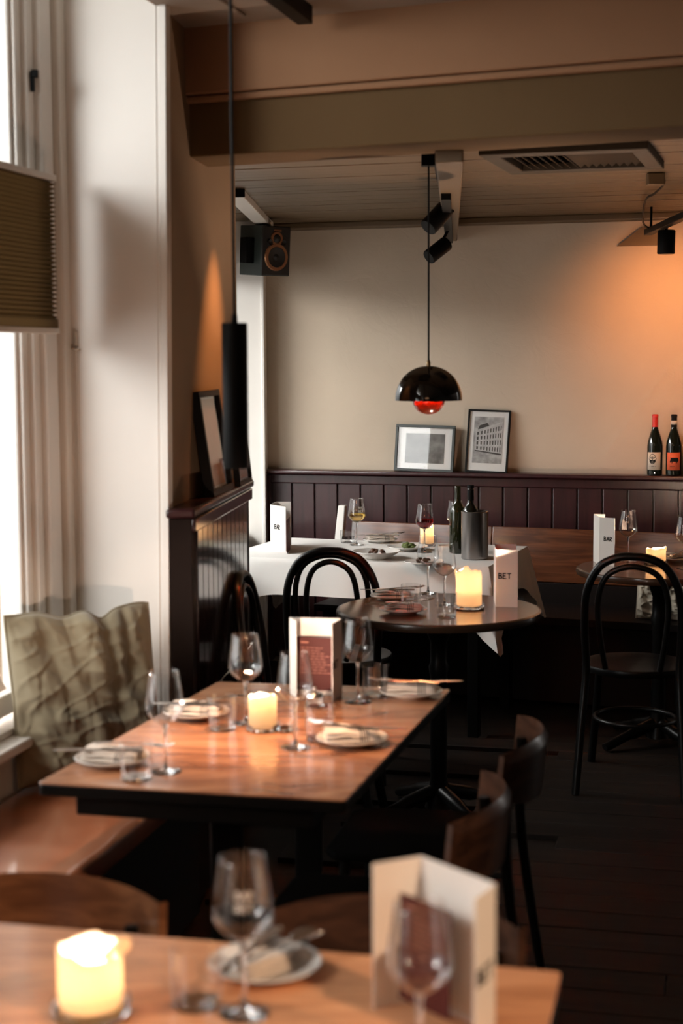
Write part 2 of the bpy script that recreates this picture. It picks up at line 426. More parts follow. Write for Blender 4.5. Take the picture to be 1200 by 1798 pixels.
# far ceiling: painted boards running across the room
def beam_y(x): return B0.y - math.tan(YBEAM)*(x-B0.x) + 0.16
cb = MB().prism([(-1.6, beam_y(-1.6)), (4.3, beam_y(4.3)), (4.3, 7.6), (-1.6, 9.2)], ZC+0.03, ZC+0.09)
ceil_far = struct('ceiling_far', cb, M_ceil, smooth=0)
rr = random.Random(3); wd_ = 0.092
for k in range(48):
    yl = -0.02 - wd_*(k+.5)
    xs = [x for x in [(-1.7+.05*i) for i in range(106)] if WB(x, yl-wd_/2).y > beam_y(WB(x, yl-wd_/2).x)]
    if not xs or xs[-1]-xs[0] < .1: continue
    xa, xb = xs[0], xs[-1]
    m_ = MB().box(0, 0, 0, xb-xa, wd_-0.004, 0.02)
    o_ = obj('board', m_, M_ceil, ceil_far, bevel=0.003, loc=WB((xa+xb)/2, yl, ZC+0.012+rr.uniform(-.0015,.0015)), rz=-YB)
cn = MB().box(0.9, -0.02, ZC-0.015, 3.7, 0.05, 0.045)
struct('trim_1', cn, M_ceil, loc=W0, rz=-YB, bevel=0.012)
# near ceiling
e1, e2 = UV(u0-.02, v0+.1), UV(u0-.02, -4.2)
p = [(e2.x,e2.y),(6,-4.2),(6,4.2),(-.2,5.3),(-.8,5.5),(e1.x,e1.y)]
struct('ceiling_bay', MB().prism([(e2.x-1.5,e2.y-.5),(e2.x+.1,e2.y-.5),(e1.x+.3,e1.y),(-.3,6.5),(-2.2,6.5)], TOPZ-.02, TOPZ+.08), M_cream, smooth=0)
q_ = MB(); q_.prism([(e2.x,e2.y),(e2.x+.1,e2.y),(e1.x+.1,e1.y-.2),(e1.x,e1.y-.2)], ZB_top+.1, TOPZ); struct('wall_upper', q_, M_cream, smooth=0)
cn = MB().prism(p, ZB_top, ZB_top+0.1)
struct('ceiling_near', cn, M_ceil_n)
# beam across the room: upper face proud of the lower one
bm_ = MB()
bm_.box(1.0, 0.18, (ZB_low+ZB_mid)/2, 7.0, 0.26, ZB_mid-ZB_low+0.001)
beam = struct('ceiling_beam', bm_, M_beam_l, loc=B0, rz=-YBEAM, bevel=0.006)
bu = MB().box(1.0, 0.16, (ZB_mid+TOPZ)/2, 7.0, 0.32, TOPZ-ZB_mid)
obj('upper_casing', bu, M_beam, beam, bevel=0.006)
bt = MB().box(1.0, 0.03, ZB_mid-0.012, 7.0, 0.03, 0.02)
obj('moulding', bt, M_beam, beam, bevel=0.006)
# fill above beam to the ceilings
# joist running to the back wall
ja, jb = PD(789, 250, 4.95), PD(797, 432, 8.1)
zj = ZC - 0.115
jn = PZ(790, 250, zj); jf = PD(796, 425, 8.15)
j0 = Vector((0.335, 4.9)); 
jp = [(0.288,4.85),(0.372,4.83),(0.60,8.2),(0.54,8.2)]
struct('ceiling_joist', MB().prism(jp, zj, ZC+0.02), M_ceil, bevel=0.006)

# pier between the windows
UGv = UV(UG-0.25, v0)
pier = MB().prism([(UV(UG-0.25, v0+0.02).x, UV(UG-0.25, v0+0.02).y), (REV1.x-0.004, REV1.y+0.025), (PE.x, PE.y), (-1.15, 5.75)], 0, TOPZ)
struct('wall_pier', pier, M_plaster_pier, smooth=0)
# first reveal, white painted, with a bead at its edge (the old wall leans a little)
ra, rb = UV(UG-0.2, v0), REV1
dirr = (rb-ra).normalized(); nr = Vector((dirr.y, -dirr.x, 0))
def revq(z, lean):
    e = rb + dirr*lean
    return [(ra.x,ra.y,z),(e.x,e.y,z),(e.x-nr.x*.03,e.y-nr.y*.03,z),(ra.x-nr.x*.03,ra.y-nr.y*.03,z)]
rv = MB().hexa(revq(0, -0.016), revq(TOPZ, 0.018))
rev = struct('wall_reveal', rv, M_white, smooth=0)
def leanbar(off, wdt, dep):
    q0, q1 = [], []
    for z, ln, q in ((0,-0.016,q0),(TOPZ,0.018,q1)):
        a = rb + dirr*(ln-off-wdt) ; c = rb + dirr*(ln-off)
        for P in (a + nr*dep, c + nr*dep, c - nr*0.004, a - nr*0.004): q.append((P.x,P.y,z))
    return MB().hexa(q0, q1)
obj('edge_bead', leanbar(0.0, 0.022, 0.006), M_white, rev, bevel=0.003)
obj('groove_strip', leanbar(0.030, 0.006, 0.003), M_white, rev, bevel=0.001)
# window wall
wl = MB()
SILL = 0.615
WTOP = 2.95
def uvbox(mb, ua, ub, va, vb, za, zb):
    q = [UV(ua,va), UV(ub,va), UV(ub,vb), UV(ua,vb)]
    return mb.prism([(p.x,p.y) for p in q], za, zb)
uvbox(wl, UG-0.25, UG+0.035, v0-6.5, v0, 0, SILL-0.03)
uvbox(wl, UG-0.25, UG+0.035, v0-6.5, v0, WTOP, TOPZ)
uvbox(wl, UG-0.25, UG+0.035, v0-2.75, v0-2.0, SILL-0.03, WTOP)
uvbox(wl, UG-0.25, UG+0.035, v0-6.5, v0-4.4, SILL-0.03, WTOP)
struct('wall_left', wl, M_cream, smooth=0)
def window(name, va, vb):                              # va < vb
    f = MB()
    uvbox(f, UG-0.04, UG+0.050, vb-0.055, vb, SILL, WTOP)
    root = struct(name, f, M_cream, bevel=0.008)
    f = MB(); uvbox(f, UG-0.04, UG+0.030, vb-0.140, vb-0.055, SILL, WTOP); obj('architrave', f, M_white, root, bevel=0.006)
    f = MB(); uvbox(f, UG-0.04, UG+0.012, vb-0.185, vb-0.140, SILL, WTOP); obj('jamb', f, M_white, root, bevel=0.004)
    f = MB(); uvbox(f, UG-0.04, UG+0.045, va, va+0.10, SILL, WTOP); obj('architrave', f, M_white, root, bevel=0.006)
    f = MB(); uvbox(f, UG-0.04, UG+0.04, va+0.1, vb-0.14, WTOP-0.08, WTOP); obj('head', f, M_white, root, bevel=0.006)
    f = MB(); uvbox(f, UG-0.04, UG-0.005, vb-0.225, vb-0.185, SILL+.04, WTOP-.08); uvbox(f, UG-0.04, UG-0.018, vb-0.24, vb-0.225, SILL+.04, WTOP-.08)
    uvbox(f, UG-0.04, UG-0.005, va+0.10, va+0.145, SILL+.04, WTOP-.08)
    uvbox(f, UG-0.04, UG-0.005, va+0.145, vb-0.24, SILL+.04, SILL+.10); uvbox(f, UG-0.04, UG-0.005, va+0.145, vb-0.24, WTOP-.14, WTOP-.08)
    uvbox(f, UG-0.04, UG-0.005, (va+vb)/2-.03, (va+vb)/2+.03, SILL+.10, WTOP-.14)
    s = obj('sash', f, M_white, root, bevel=0.004)
    for a, c in ((va+0.145,(va+vb)/2-.03),((va+vb)/2+.03, vb-0.24)):
        f = MB(); uvbox(f, UG-0.026, UG-0.022, a, c, SILL+.10, WTOP-.14); obj('pane', f, M_pane, s, smooth=0)
    f = MB(); uvbox(f, UG-0.04, UG+0.095, va, vb, SILL-0.028, SILL); obj('sill', f, M_white, root, bevel=0.006)
    f = MB(); uvbox(f, UG-0.04, UG+0.035, va, vb, SILL, SILL+0.018); obj('sill_step', f, M_white, root, bevel=0.004)
    return root
win1 = window('window_1', v0-2.0, v0)
lt = MB(); c = UV(UG+0.018, v0-0.165, 0); P = PD(49, 138, 4.47)
lt.box(c.x, c.y, P.z, 0.012, 0.012, 0.055); lt.box(c.x+0.008, c.y-0.004, P.z+0.02, 0.018, 0.014, 0.022)
obj('latch', lt, M_blackm, win1, bevel=0.002)
window('window_fill', v0-4.4, v0-2.75)  # unseen window, put in to let fill light reach the front
# far window, its reveal and the white strip beside it
wf = MB()
wf.box(XG2-0.10, 7.05, 0.35, 0.2, 2.65, 0.70); wf.box(XG2-0.10, 7.05, (2.14+TOPZ)/2, 0.2, 2.65, TOPZ-2.14)
struct('wall_left_far', wf, M_cream, smooth=0)
rf = MB().prism([(XG2-0.2, 8.36),(R2.x, R2.y),(R2.x+0.002, 8.58),(XG2-0.2, 8.75)], 0, TOPZ)
rf_ = struct('wall_reveal_far', rf, M_white, smooth=0)
obj('edge_bead', MB().box(R2.x-0.010, R2.y-0.003, 1.3, 0.016, 0.010, 2.6), M_white, rf_, bevel=0.003)
f = MB().box(XG2, 8.30, 1.42, 0.06, 0.09, 1.44)
w2 = struct('window_2', f, M_white, bevel=0.004)
obj('jamb', MB().box(XG2, 5.80, 1.42, 0.06, 0.09, 1.44), M_white, w2, bevel=0.004)
s = obj('sash', MB().box(XG2, 7.05, 2.11, 0.05, 2.4, 0.08).box(XG2, 7.05, 0.74, 0.05, 2.4, 0.08).box(XG2, 7.05, 1.42, 0.05, 0.06, 1.38), M_white, w2, bevel=0.003)
obj('pane', MB().box(XG2-0.01, 6.43, 1.425, 0.004, 1.18, 1.30), M_pane, s, smooth=0)
obj('pane', MB().box(XG2-0.01, 7.67, 1.425, 0.004, 1.18, 1.30), M_pane, s, smooth=0)
obj('sill', MB().box(XG2+0.13, 7.05, 0.69, 0.36, 2.58, 0.03), M_white, w2, bevel=0.004)
# lintel fascia along the ceiling over the far window
fa, fb = PD(427, 312, 6.72), PD(480, 374, 8.42)
ft = MB().hexa([(fa.x-0.075,fa.y,ZC-0.03),(fa.x,fa.y,ZC-0.03),(fb.x,fb.y,ZC-0.03),(fb.x-0.075,fb.y,ZC-0.03)],
               [(fa.x-0.075,fa.y,ZC+0.02),(fa.x,fa.y,ZC+0.02),(fb.x,fb.y,ZC+0.02),(fb.x-0.075,fb.y,ZC+0.02)])
struct('trim_2', ft, M_white, bevel=0.004)
ft2 = MB().box(fa.x-0.035, fa.y-0.012, ZC-0.005, 0.085, 0.02, 0.055)
struct('trim_3', ft2, M_blackm, bevel=0.003)
# other walls of the room
wr = MB(); uvbox(wr, 3.3, 3.5, -4.2, 8.6, 0, TOPZ); struct('wall_right', wr, M_dark, smooth=0)
wb = MB(); uvbox(wb, -3.2, 3.5, -3.4, -3.2, 0, TOPZ); struct('wall_front', wb, M_dark, smooth=0)
wo = MB(); uvbox(wo, UG-0.25, UG+.035, -3.4, v0-6.3, 0, TOPZ); struct('wall_left_near', wo, M_cream, smooth=0)
wz = MB().box(-0.99, 5.85, TOPZ-0.3, 0.4, 0.4, 0.6)
# skirting on the back wall below the bench line is hidden; strips on the near ceiling
for n_, (a, b2) in enumerate((((387,0),(429,27)),((474,0),(512,33)))):
    A = PZ(a[0], a[1], ZB_top-0.004); Bq = PZ(b2[0], b2[1], ZB_top-0.004)
    d = (Bq-A); A = A - d*3.5; 
    struct('trim_%d' % (4+n_), MB().tube([A, Bq], 0.006, 6), M_ceil_n)

# panelling on the pier with its ledge
LZ = PD(339, 893, 4.60).z
pa, pb_, pc, pd_ = Vector((-0.502,4.588)), Vector((-0.440,4.60)), Vector((-0.333,5.66)), Vector((-0.365,5.74))
base = MB().prism([tuple(pa), tuple(pb_), tuple(pc), tuple(pd_), (-0.50,4.70)], 0.0, LZ-0.03)
pw = struct('panelling_pier', base, M_dull, smooth=0)
sd = (pc-pb_).normalized(); sn = Vector((sd.y, -sd.x)); L = (pc-pb_).length
nb = 11; bw = (L-0.10-0.05)/nb
for k in range(nb):
    a = pb_ + sd*(0.05 + bw*k + 0.003); c = pb_ + sd*(0.05 + bw*(k+1) - 0.003)
    q = [a, a+sn*0.009, c+sn*0.009, c]
    obj('panel', MB().prism([tuple(x) for x in q], 0.62, LZ-0.07), M_wains_l, pw, bevel=0.002)
q = [pb_, pb_+sn*0.014, pb_+sd*L+sn*0.014, pb_+sd*L]
obj('rail', MB().prism([tuple(x) for x in q], LZ-0.07, LZ-0.03), M_wains_l, pw, bevel=0.004)
obj('rail', MB().prism([tuple(x) for x in q], 0.54, 0.61), M_wains_l, pw, bevel=0.004)
l0 = [pa+Vector((-0.01,-0.012)), pb_+Vector((0.012,-0.014)), pc+Vector((0.018,0.02)), pd_+Vector((0,0.05)), Vector((-0.50,4.70))]
obj('ledge', MB().prism([tuple(x) for x in l0], LZ-0.028, LZ), M_wains, pw, bevel=0.008)
# ================================================================== builders
TZ = 0.75
# hand lettering: strokes on a unit box
GL = {'B':[[(0,0),(0.02,1)],[(0,1),(.5,.92),(.45,.62),(.05,.52),(.55,.42),(.6,.1),(0,0)]],
      'A':[[(0,0),(.32,1),(.62,0)],[(.1,.36),(.52,.36)]],
      'R':[[(0,0),(0,1)],[(0,1),(.52,.9),(.48,.58),(.02,.5),(.6,0)]],
      'E':[[(.55,1),(.02,.97),(0,0),(.55,.02)],[(.02,.5),(.42,.52)]],
      'T':[[(0,.96),(.62,1)],[(.3,.98),(.3,0)]]}
def ribbon(mb, pts, wd, place, h=0.0007):             # flat stroke; place maps (x, y, offset) to 3D
    for (a, b) in zip(pts[:-1], pts[1:]):
        a = Vector(a); b = Vector(b); d = b-a
        if d.length < 1e-6: continue
        d.normalize(); n = Vector((-d.y, d.x))*wd/2; a = a-d*wd*.35; b = b+d*wd*.35
        k = max(1, int((b-a).length/.006))
        for i in range(k):
            a_, b_ = a+(b-a)*(i/k), a+(b-a)*((i+1)/k)
            q = [a_-n, b_-n, b_+n, a_+n]
            mb.hexa([place(p.x,p.y,0) for p in q], [place(p.x,p.y,h) for p in q])
def word(mb, text, x, y, hgt, place, wd=None):
    wd = wd or hgt*.19
    for ch in text:
        for st in GL.get(ch, []):
            ribbon(mb, [(x+p[0]*hgt, y+p[1]*hgt) for p in st], wd, place)
        x += hgt*.86
def pl(o, X, Y, N, off):                              # frame -> place function
    return lambda x, y, h: tuple(o + X*x + Y*y + N*(off+h))

def wine_glass_proto(label, wine=None, lettering=None):
    t = thing('wine_glass', label, 'wine glass')
    prof = [(0.0,0.105),(0.010,0.106),(0.022,0.113),(0.036,0.127),(0.0412,0.138),(0.0415,0.146),(0.0385,0.170),(0.0345,0.195),(0.0310,0.221)]
    P = [Vector((a,b,0)) for a,b in prof]; sm = [(p.x,p.y) for p in smoothpath(P, 3)]
    inner = [(max(r-0.0011,0), z+(0.0012 if z<.13 else 0)) for r,z in sm][::-1]
    obj('bowl', MB().lathe(sm+inner, 40), M_glass, t, smooth=180)
    st = [(0.0,0.1052),(0.0062,0.1045),(0.0042,0.096),(0.0034,0.08),(0.0034,0.03),(0.0045,0.012),(0.009,0.006),(0.034,0.0022),(0.0345,0.0008),(0.0,0.0006)]
    obj('stem', MB().lathe(st[::-1], 32), M_sglass, t, smooth=60)
    if wine:
        zt = 0.150 if wine == 'red' else 0.147
        pr = [(max(r-0.0013,0), z+0.0014) for r,z in sm if z < zt]
        pr.append((pr[-1][0], zt)); pr.append((0.0, zt))
        obj('wine', MB().lathe(pr, 40), M_rglass if wine == 'red' else M_wglass, t, smooth=60)
    if lettering:
        mb = MB()
        def place(x, y, h):
            z = 0.158 + y; r = 0.0415 + (z-0.146)*(-0.135) + 0.0006 + h
            a = lettering + x/0.04
            return (r*math.cos(a), r*math.sin(a), z)
        word(mb, 'BAR', 0, 0.016, 0.010, place, 0.0014); word(mb, 'BET', 0, 0, 0.010, place, 0.0014)
        obj('lettering', mb, M_paper, t, smooth=0)
    return t
def tumbler_proto(label):
    t = thing('tumbler', label, 'tumbler')
    out = [(0.0,0.0),(0.030,0.0),(0.0335,0.003),(0.0345,0.02),(0.0355,0.082)]
    inn = [(0.0345,0.082),(0.0332,0.02),(0.030,0.009),(0.0,0.008)]
    obj('wall', MB().lathe(out+inn, 36), M_glassw, t, smooth=50)
    obj('thick_base', MB().lathe([(0.0,0.0012),(0.0285,0.0012),(0.0312,0.004),(0.0305,0.0078),(0.0,0.0074)], 36), M_sglass, t, smooth=50)
    return t
def candle(name, label, loc, r, h, well, seed, power, group=None, dish=True, jag=1.0):
    t = thing(name, label, 'candle', loc, group=group)
    rn = random.Random(seed); n = 48
    ph = [rn.uniform(0, 6.28) for _ in range(4)]
    def rim(a): return h*(0.90 + 0.045*math.sin(a+ph[0]) + jag*(0.03*math.sin(2*a+ph[1]) + 0.022*math.sin(5*a+ph[2]) + 0.012*math.sin(9*a+ph[3])))
    b0 = 0.012 if dish else 0.001
    vs, fs = [], []
    rings = 15
    for i in range(n):
        a = 2*math.pi*i/n; zt = rim(a); k = 1+0.02*math.sin(3*a+ph[1])
        fl_ = 1 + 0.10*max(0, math.sin(a*1.0+ph[2]))**3      # rim melts outward on one side
        prof = [(0.0,b0),(r*.93,b0),(r*k,b0+.004),(r*k*1.0,h*.30),(r*k*.985,h*.55),(r*k*.99,h*.7),(r*k*fl_,zt-.006),(r*k*fl_,zt-.001),(r*k*fl_-.003,zt+.001),
                (r*k*fl_-.006,zt-.001),(r*.86*fl_,zt-.008),(r*.82,h*.66),(r*.79,h*(1-well)+.012),(r*.68,h*(1-well)),(0.0,h*(1-well)-.002)]
        for q, z in prof: vs.append((q*math.cos(a), q*math.sin(a), z))
    for i in range(n):
        j = (i+1)%n
        for q in range(rings-1): fs.append((i*rings+q, j*rings+q, j*rings+q+1, i*rings+q+1))
    obj('wax', MB().add(vs, fs), M_wax, t, smooth=70)
    zf = h*(1-well)
    obj('wick', MB().tube([(0,0,zf-.001),(0.001,0,zf+.007),(0.003,0,zf+.012)], .0011, 6), M_ink, t)
    obj('flame', MB().lathe([(0.0,zf+.010),(.0028,zf+.013),(.0038,zf+.018),(.0030,zf+.026),(.0012,zf+.033),(0.0,zf+.036)], 14), M_flame, t, smooth=180)
    if dish:
        obj('glass_dish', MB().lathe([(0,0),(r*1.12,0),(r*1.2,.003),(r*1.22,.018),(r*1.17,.018),(r*1.14,.008),(0,.007)], 40), M_sglass, t, smooth=50)
    l = bpy.data.lights.new('candle_light', 'POINT'); l.energy = power*8.5; l.color = (1.0,.70,.52); l.shadow_soft_size = .007
    lo = bpy.data.objects.new('candle_light', l); sc.collection.objects.link(lo)
    lo.location = (loc[0], loc[1], loc[2]+zf+.030)
    return t
def plate_proto(label, r=0.083):
    o = obj('side_plate', MB().lathe([(0,0),(r*.55,0),(r*.58,.004),(r*.85,.010),(r,.015),(r*1.005,.0165),(r*.99,.0175),(r*.84,.0125),(r*.6,.0065),(0,.006)], 48), M_plate, smooth=60)
    tag(o, label, 'plate'); return o
def napkin_proto(label, lx=.13, ly=.085, folds=3, seed=1):
    # a folded napkin: soft layers with rounded folds; built as one body, one fold over the other
    mb = MB(); hh = .0075
    for k in range(folds):
        def fn(a, b, k=k):
            # closed cross-section (rounded slab)
            th = b*2*math.pi
            sx = lx/2*(1-.02*k); e = abs(2*a-1)**6
            yy = math.copysign(abs(math.cos(th))**.5, math.cos(th))*ly/2*(1-.05*k)*(1-.12*e)
            zz = math.copysign(abs(math.sin(th))**.7, math.sin(th))*hh/2*(1-.6*e)
            x = (2*a-1)*sx
            wv = .003*noise.noise(Vector((x*30+seed*7, yy*25, k*3.1))) + .004*math.sin(x*24+seed+k)*(.3+k*.3)
            return (x, yy+ .003*k, hh*(k+.5)+zz+wv+.004)
        mb.grid(fn, 26, 20)
    o = obj('napkin', mb, M_napkin, smooth=180)
    tag(o, label, 'napkin'); return o
def knife_proto(label):
    mb = MB(); n = 18
    L = .20
    def sec(t):
        if t < .5: wv = .0105*(1-.25*t*2); hv = .0035
        else:
            u_ = (t-.5)/.5; wv = .0075+.0035*math.sin(u_*2.6); hv = .0009
            if u_ > .82: wv *= max(.12, 1-((u_-.82)/.18)**2)
        if t < .04: wv *= .7
        return wv, hv
    for i in range(n):
        pass
    pts = []; 
    vs = []; fs = []
    for i in range(n+1):
        t = i/n; wv, hv = sec(t); x = (t-.5)*L
        vs += [(x,-wv,0),(x,0,hv),(x,wv,0),(x,0,-hv)]
    for i in range(n):
        for q in range(4):
            fs.append((i*4+q, i*4+(q+1)%4, i*4+4+(q+1)%4, i*4+4+q))
    fs.append((0,1,2,3)); fs.append((n*4+3,n*4+2,n*4+1,n*4))
    o = obj('knife', mb.add(vs, fs), M_steel, smooth=50); tag(o, label, 'knife'); return o
def fork_proto(label, spoon=False):
    mb = MB(); L = .19; n = 14; vs = []; fs = []
    end = .70 if not spoon else .68
    for i in range(n+1):
        t = i/n*end; x = (t-.5)*L
        wv = .0075-.011*t if t < .4 else (.0031 if t < .6 else .0031+.0 )
        if t > .6: wv = .0031 + (t-.6)*.075 if not spoon else .0031+(t-.6)*.05
        z = .004*math.sin(t*3.0)
        vs += [(x,-wv,z),(x,0,z+.0016),(x,wv,z),(x,0,z-.0016)]
    for i in range(n):
        for q in range(4): fs.append((i*4+q, i*4+(q+1)%4, i*4+4+(q+1)%4, i*4+4+q))
    fs.append((0,1,2,3)); fs.append((n*4+3,n*4+2,n*4+1,n*4))
    mb.add(vs, fs); xe = (end-.5)*L
    if spoon:
        def fn(a, b):
            u_ = a*math.pi; th = b*2*math.pi; x = xe+.027-.03*math.cos(u_)
            rr_ = .0195*math.sin(u_)**.7
            return (x, rr_*math.cos(th)*1.0, .004*math.sin(2.1) + .0075*(abs(math.cos(th))*math.sin(u_)**.7)-.006 + (.0008 if math.sin(th)>0 else 0))
        mb.grid(fn, 12, 16)
    else:
        z0 = .004*math.sin(end*3)
        mb.box(xe+.008, 0, z0, .018, .022, .0018)
        for k in range(4):
            y = (k-1.5)*.0062
            mb.tube([(xe+.014,y,z0),(xe+.034,y*.98,z0-.002),(xe+.056,y*.92,z0+.003)], [.0019,.0016,.0008], 6)
    o = obj('fork' if not spoon else 'spoon', mb, M_steel, smooth=50); tag(o, label, 'fork' if not spoon else 'spoon'); return o

def menu(label, pts, h, text=None, panel=None, side=1, tx=.5, tyy=.45, hgt=.017, z=TZ):
    """pts: four plan points A-B-C-D of the folded card; panel: which leaf carries the word"""
    c = sum((p for p in pts), Vector((0,0,0)))/4; c.z = z
    t = thing('menu_card', label, 'menu', tuple(c))
    nm = ['side_leaf','back_leaf','side_leaf']
    cen = c
    for k in range(3):
        a, b = pts[k], pts[k+1]; d = (b-a).normalized(); n = Vector((-d.y, d.x, 0))*.0009
        q = [a-n, b-n, b+n, a+n]
        mb = MB().prism([((p-c).x, (p-c).y) for p in q], 0.0005, h)
        obj(nm[k], mb, M_paper, t, smooth=0)
    if text:
        a, b = pts[panel], pts[panel+1]
        if (b-a).x < 0: a, b = b, a                      # left to right as read from the room
        X = (b-a).normalized(); N = Vector((X.y, -X.x, 0)); Y = Vector((0,0,1))
        if N.y > 0: N = -N
        mb = MB(); ln = (b-a).length
        o_ = Vector((a.x-c.x, a.y-c.y, 0))
        word(mb, text, ln*tx, h*tyy, hgt, pl(o_, X, Y, N, .0011))
        obj('lettering', mb, M_ink, t, smooth=0)
    return t
def drinks_card(label, bl, br, h, lean, z=TZ, seed=3):
    z = bl.z or z
    """flat printed card standing on its lower edge"""
    c = (bl+br)/2; c.z = z; d = (br-bl); wv = d.length; d = d.normalized()
    t = thing('drinks_card', label, 'card', tuple(c), math.atan2(d.y, d.x))
    back = Vector((0, 1, 0)); up = Vector((0, math.sin(lean), math.cos(lean))); N = Vector((0, -math.cos(lean), math.sin(lean)))
    X = Vector((1,0,0))
    def q(off): return [tuple(X*(-wv/2)+N*off+Vector((0,0,.001))), tuple(X*(wv/2)+N*off+Vector((0,0,.001)))]
    b0 = X*(-wv/2); 
    mb = MB().hexa([tuple(b0+Vector((0,0,.001))), tuple(b0+X*wv+Vector((0,0,.001))), tuple(b0+X*wv-N*.0012+Vector((0,0,.001))), tuple(b0-N*.0012+Vector((0,0,.001)))],
                   [tuple(b0+up*h), tuple(b0+X*wv+up*h), tuple(b0+X*wv+up*h-N*.0012), tuple(b0+up*h-N*.0012)])
    obj('card_sheet', mb, M_card, t, smooth=0)
    rn = random.Random(seed); mb = MB(); pf = pl(b0, X, up, N, .0002)
    ribbon(mb, [(wv*.12,h*.90),(wv*.30,h*.90)], h*.022, pf, .0003)
    y = h*.80
    while y > h*.28:
        x = wv*.12; e = wv*rn.uniform(.62,.9)
        while x < e:
            l_ = wv*rn.uniform(.05,.13); ribbon(mb, [(x,y),(min(x+l_,wv*.93),y)], h*.008, pf, .0003); x += l_+wv*.035
        y -= h*.052
    o = obj('print_lines', mb, M_print, t, smooth=0); o['kind'] = 'stuff'
    return t

def bentwood_chair(label, loc, rz, inner=2, group=None):
    """front faces local +y; the back hoop is at y = 0"""
    t = thing('bentwood_chair', label, 'chair', loc, rz, group)
    H, Wd = .90, .36
    # rear legs and outer hoop in one bent rod
    pts = [(-.20,-.10,0),(-.185,-.05,.25),(-.172,-.012,.46),(-.178,-.025,.62),(-.170,-.045,.76),(-.125,-.06,.855),(-.06,-.066,.893),(0,-.068,.900)]
    full = pts + [(-x,y,z) for x,y,z in pts[-2::-1]]
    obj('back_hoop', MB().tube(smoothpath(full, 7), .0155, 10), M_black, t, smooth=60)
    ys = lambda z: -.012-.06*max(0,(z-.46)/.44)
    def loop(hw, top, foot, crossed=0):
        p = [(-foot,ys(.47)+.004,.465),(-hw*.95,ys(.6)+.004,.60),(-hw,ys(.72)+.004,top-.13),(-hw*.72,ys(.8)+.004,top-.035),(0,ys(.85)+.004,top)]
        return p + [(-x,y,z) for x,y,z in p[-2::-1]]
    obj('inner_hoop', MB().tube(smoothpath(loop(.128+.012*(inner>1),.862+.022*(inner>1),.10), 7), .0115, 8), M_black, t, smooth=60)
    if inner > 1:
        obj('inner_hoop', MB().tube(smoothpath(loop(.098,.858,.05), 7), .0115, 8), M_black, t, smooth=60)
    seat = [(0,.41-.205,.450)]
    mb = MB().lathe([(0,.452),(.15,.449),(.185,.456),(.203,.455),(.207,.443),(.203,.430),(.17,.428),(0,.430)], 40, Matrix.Translation((0,.20,0)))
    obj('seat', mb, M_black, t, smooth=50)
    for sx in (-1,1):
        obj('leg', MB().tube(smoothpath([(sx*.15,.33,.435),(sx*.162,.365,.25),(sx*.185,.41,0)],5), [.016]*11, 10), M_black, t, smooth=60)
    ring = [(.155*math.cos(a), .19+.155*math.sin(a), .24) for a in [2*math.pi*i/28 for i in range(28)]]
    obj('leg_ring', MB().tube(ring, .009, 8, closed=True), M_black, t, smooth=60)
    return t
def ply_chair(label, loc, rz, top=.78, group=None, hh=.15, wd=.42, ply=None):
    ply = ply or M_ply
    """front faces local +y; curved back panel at y = 0"""
    t = thing('dining_chair', label, 'chair', loc, rz, group)
    def fn(a, b):
        th = (a-.5)*1.5; r = wd/2/math.sin(.75)
        e = abs(2*a-1)
        z0 = top-hh + .035*e**3; z1 = top - .012*e**3
        x = r*math.sin(th); y = -(r*math.cos(th)-r*math.cos(.75)); z = z0+(z1-z0)*b
        return (x, y - .10*(z-top+hh) + .0, z)
    mb = MB()
    n1, n2 = 22, 8; th_ = .013
    def ff(a, b):                                    # closed panel cross-section
        bb = b*2
        if bb <= 1: return fn(a, bb)
        x, y, z = fn(a, 2-bb); return (x*1.05, y-th_, z)
    mb.grid(ff, n1, 2*n2)
    for a in (0, 1):
        vs = [fn(a, i/n2) for i in range(n2+1)] + [(lambda p: (p[0]*1.05, p[1]-th_, p[2]))(fn(a, i/n2)) for i in range(n2,-1,-1)]
        mb.add(vs, [tuple(range(len(vs))) if a == 1 else tuple(range(len(vs)-1,-1,-1))])
    obj('backrest', mb, ply, t, smooth=50)
    for sx in (-1,1):
        obj('back_post', MB().tube(smoothpath([(sx*.19,-.09,0),(sx*.175,-.03,.42),(sx*.165,-.028,top-.06)],6), .0125, 10), M_black, t, smooth=60)
        obj('leg', MB().tube([(sx*.17,.36,.44),(sx*.185,.39,0)], [.014,.011], 10), M_black, t, smooth=60)
    pts = [(-.19,.0),(.19,.0),(.215,.12),(.20,.38),(.16,.41),(-.16,.41),(-.20,.38),(-.215,.12)]
    obj('seat', MB().prism(pts, .44, .462), M_seat, t, bevel=.008)
    return t

def framed(name, label, cat, loc, rz, lean, roll, w_, h_, th, bd, fm, mt, content, group=None):
    t = thing(name, label, cat, loc, rz, group)
    t.rotation_euler = (-lean, roll, rz)
    fr = MB()
    for (cx, cz, sx, sz) in ((0,bd/2,w_,bd),(0,h_-bd/2,w_,bd),(-w_/2+bd/2,h_/2,bd,h_-2*bd),(w_/2-bd/2,h_/2,bd,h_-2*bd)):
        fr.box(cx, th/2, cz, sx, th, sz)
    obj('frame', fr, fm, t, bevel=.0015)
    obj('backing', MB().box(0, th*.8, h_/2, w_-2*bd, th*.3, h_-2*bd), M_mount, t, smooth=0)
    content(t, w_-2*bd, h_-2*bd, th*.62, bd)
    obj('glazing', MB().box(0, th*.30, h_/2, w_-2*bd, .0012, h_-2*bd), M_pglass, t, smooth=0)
    return t
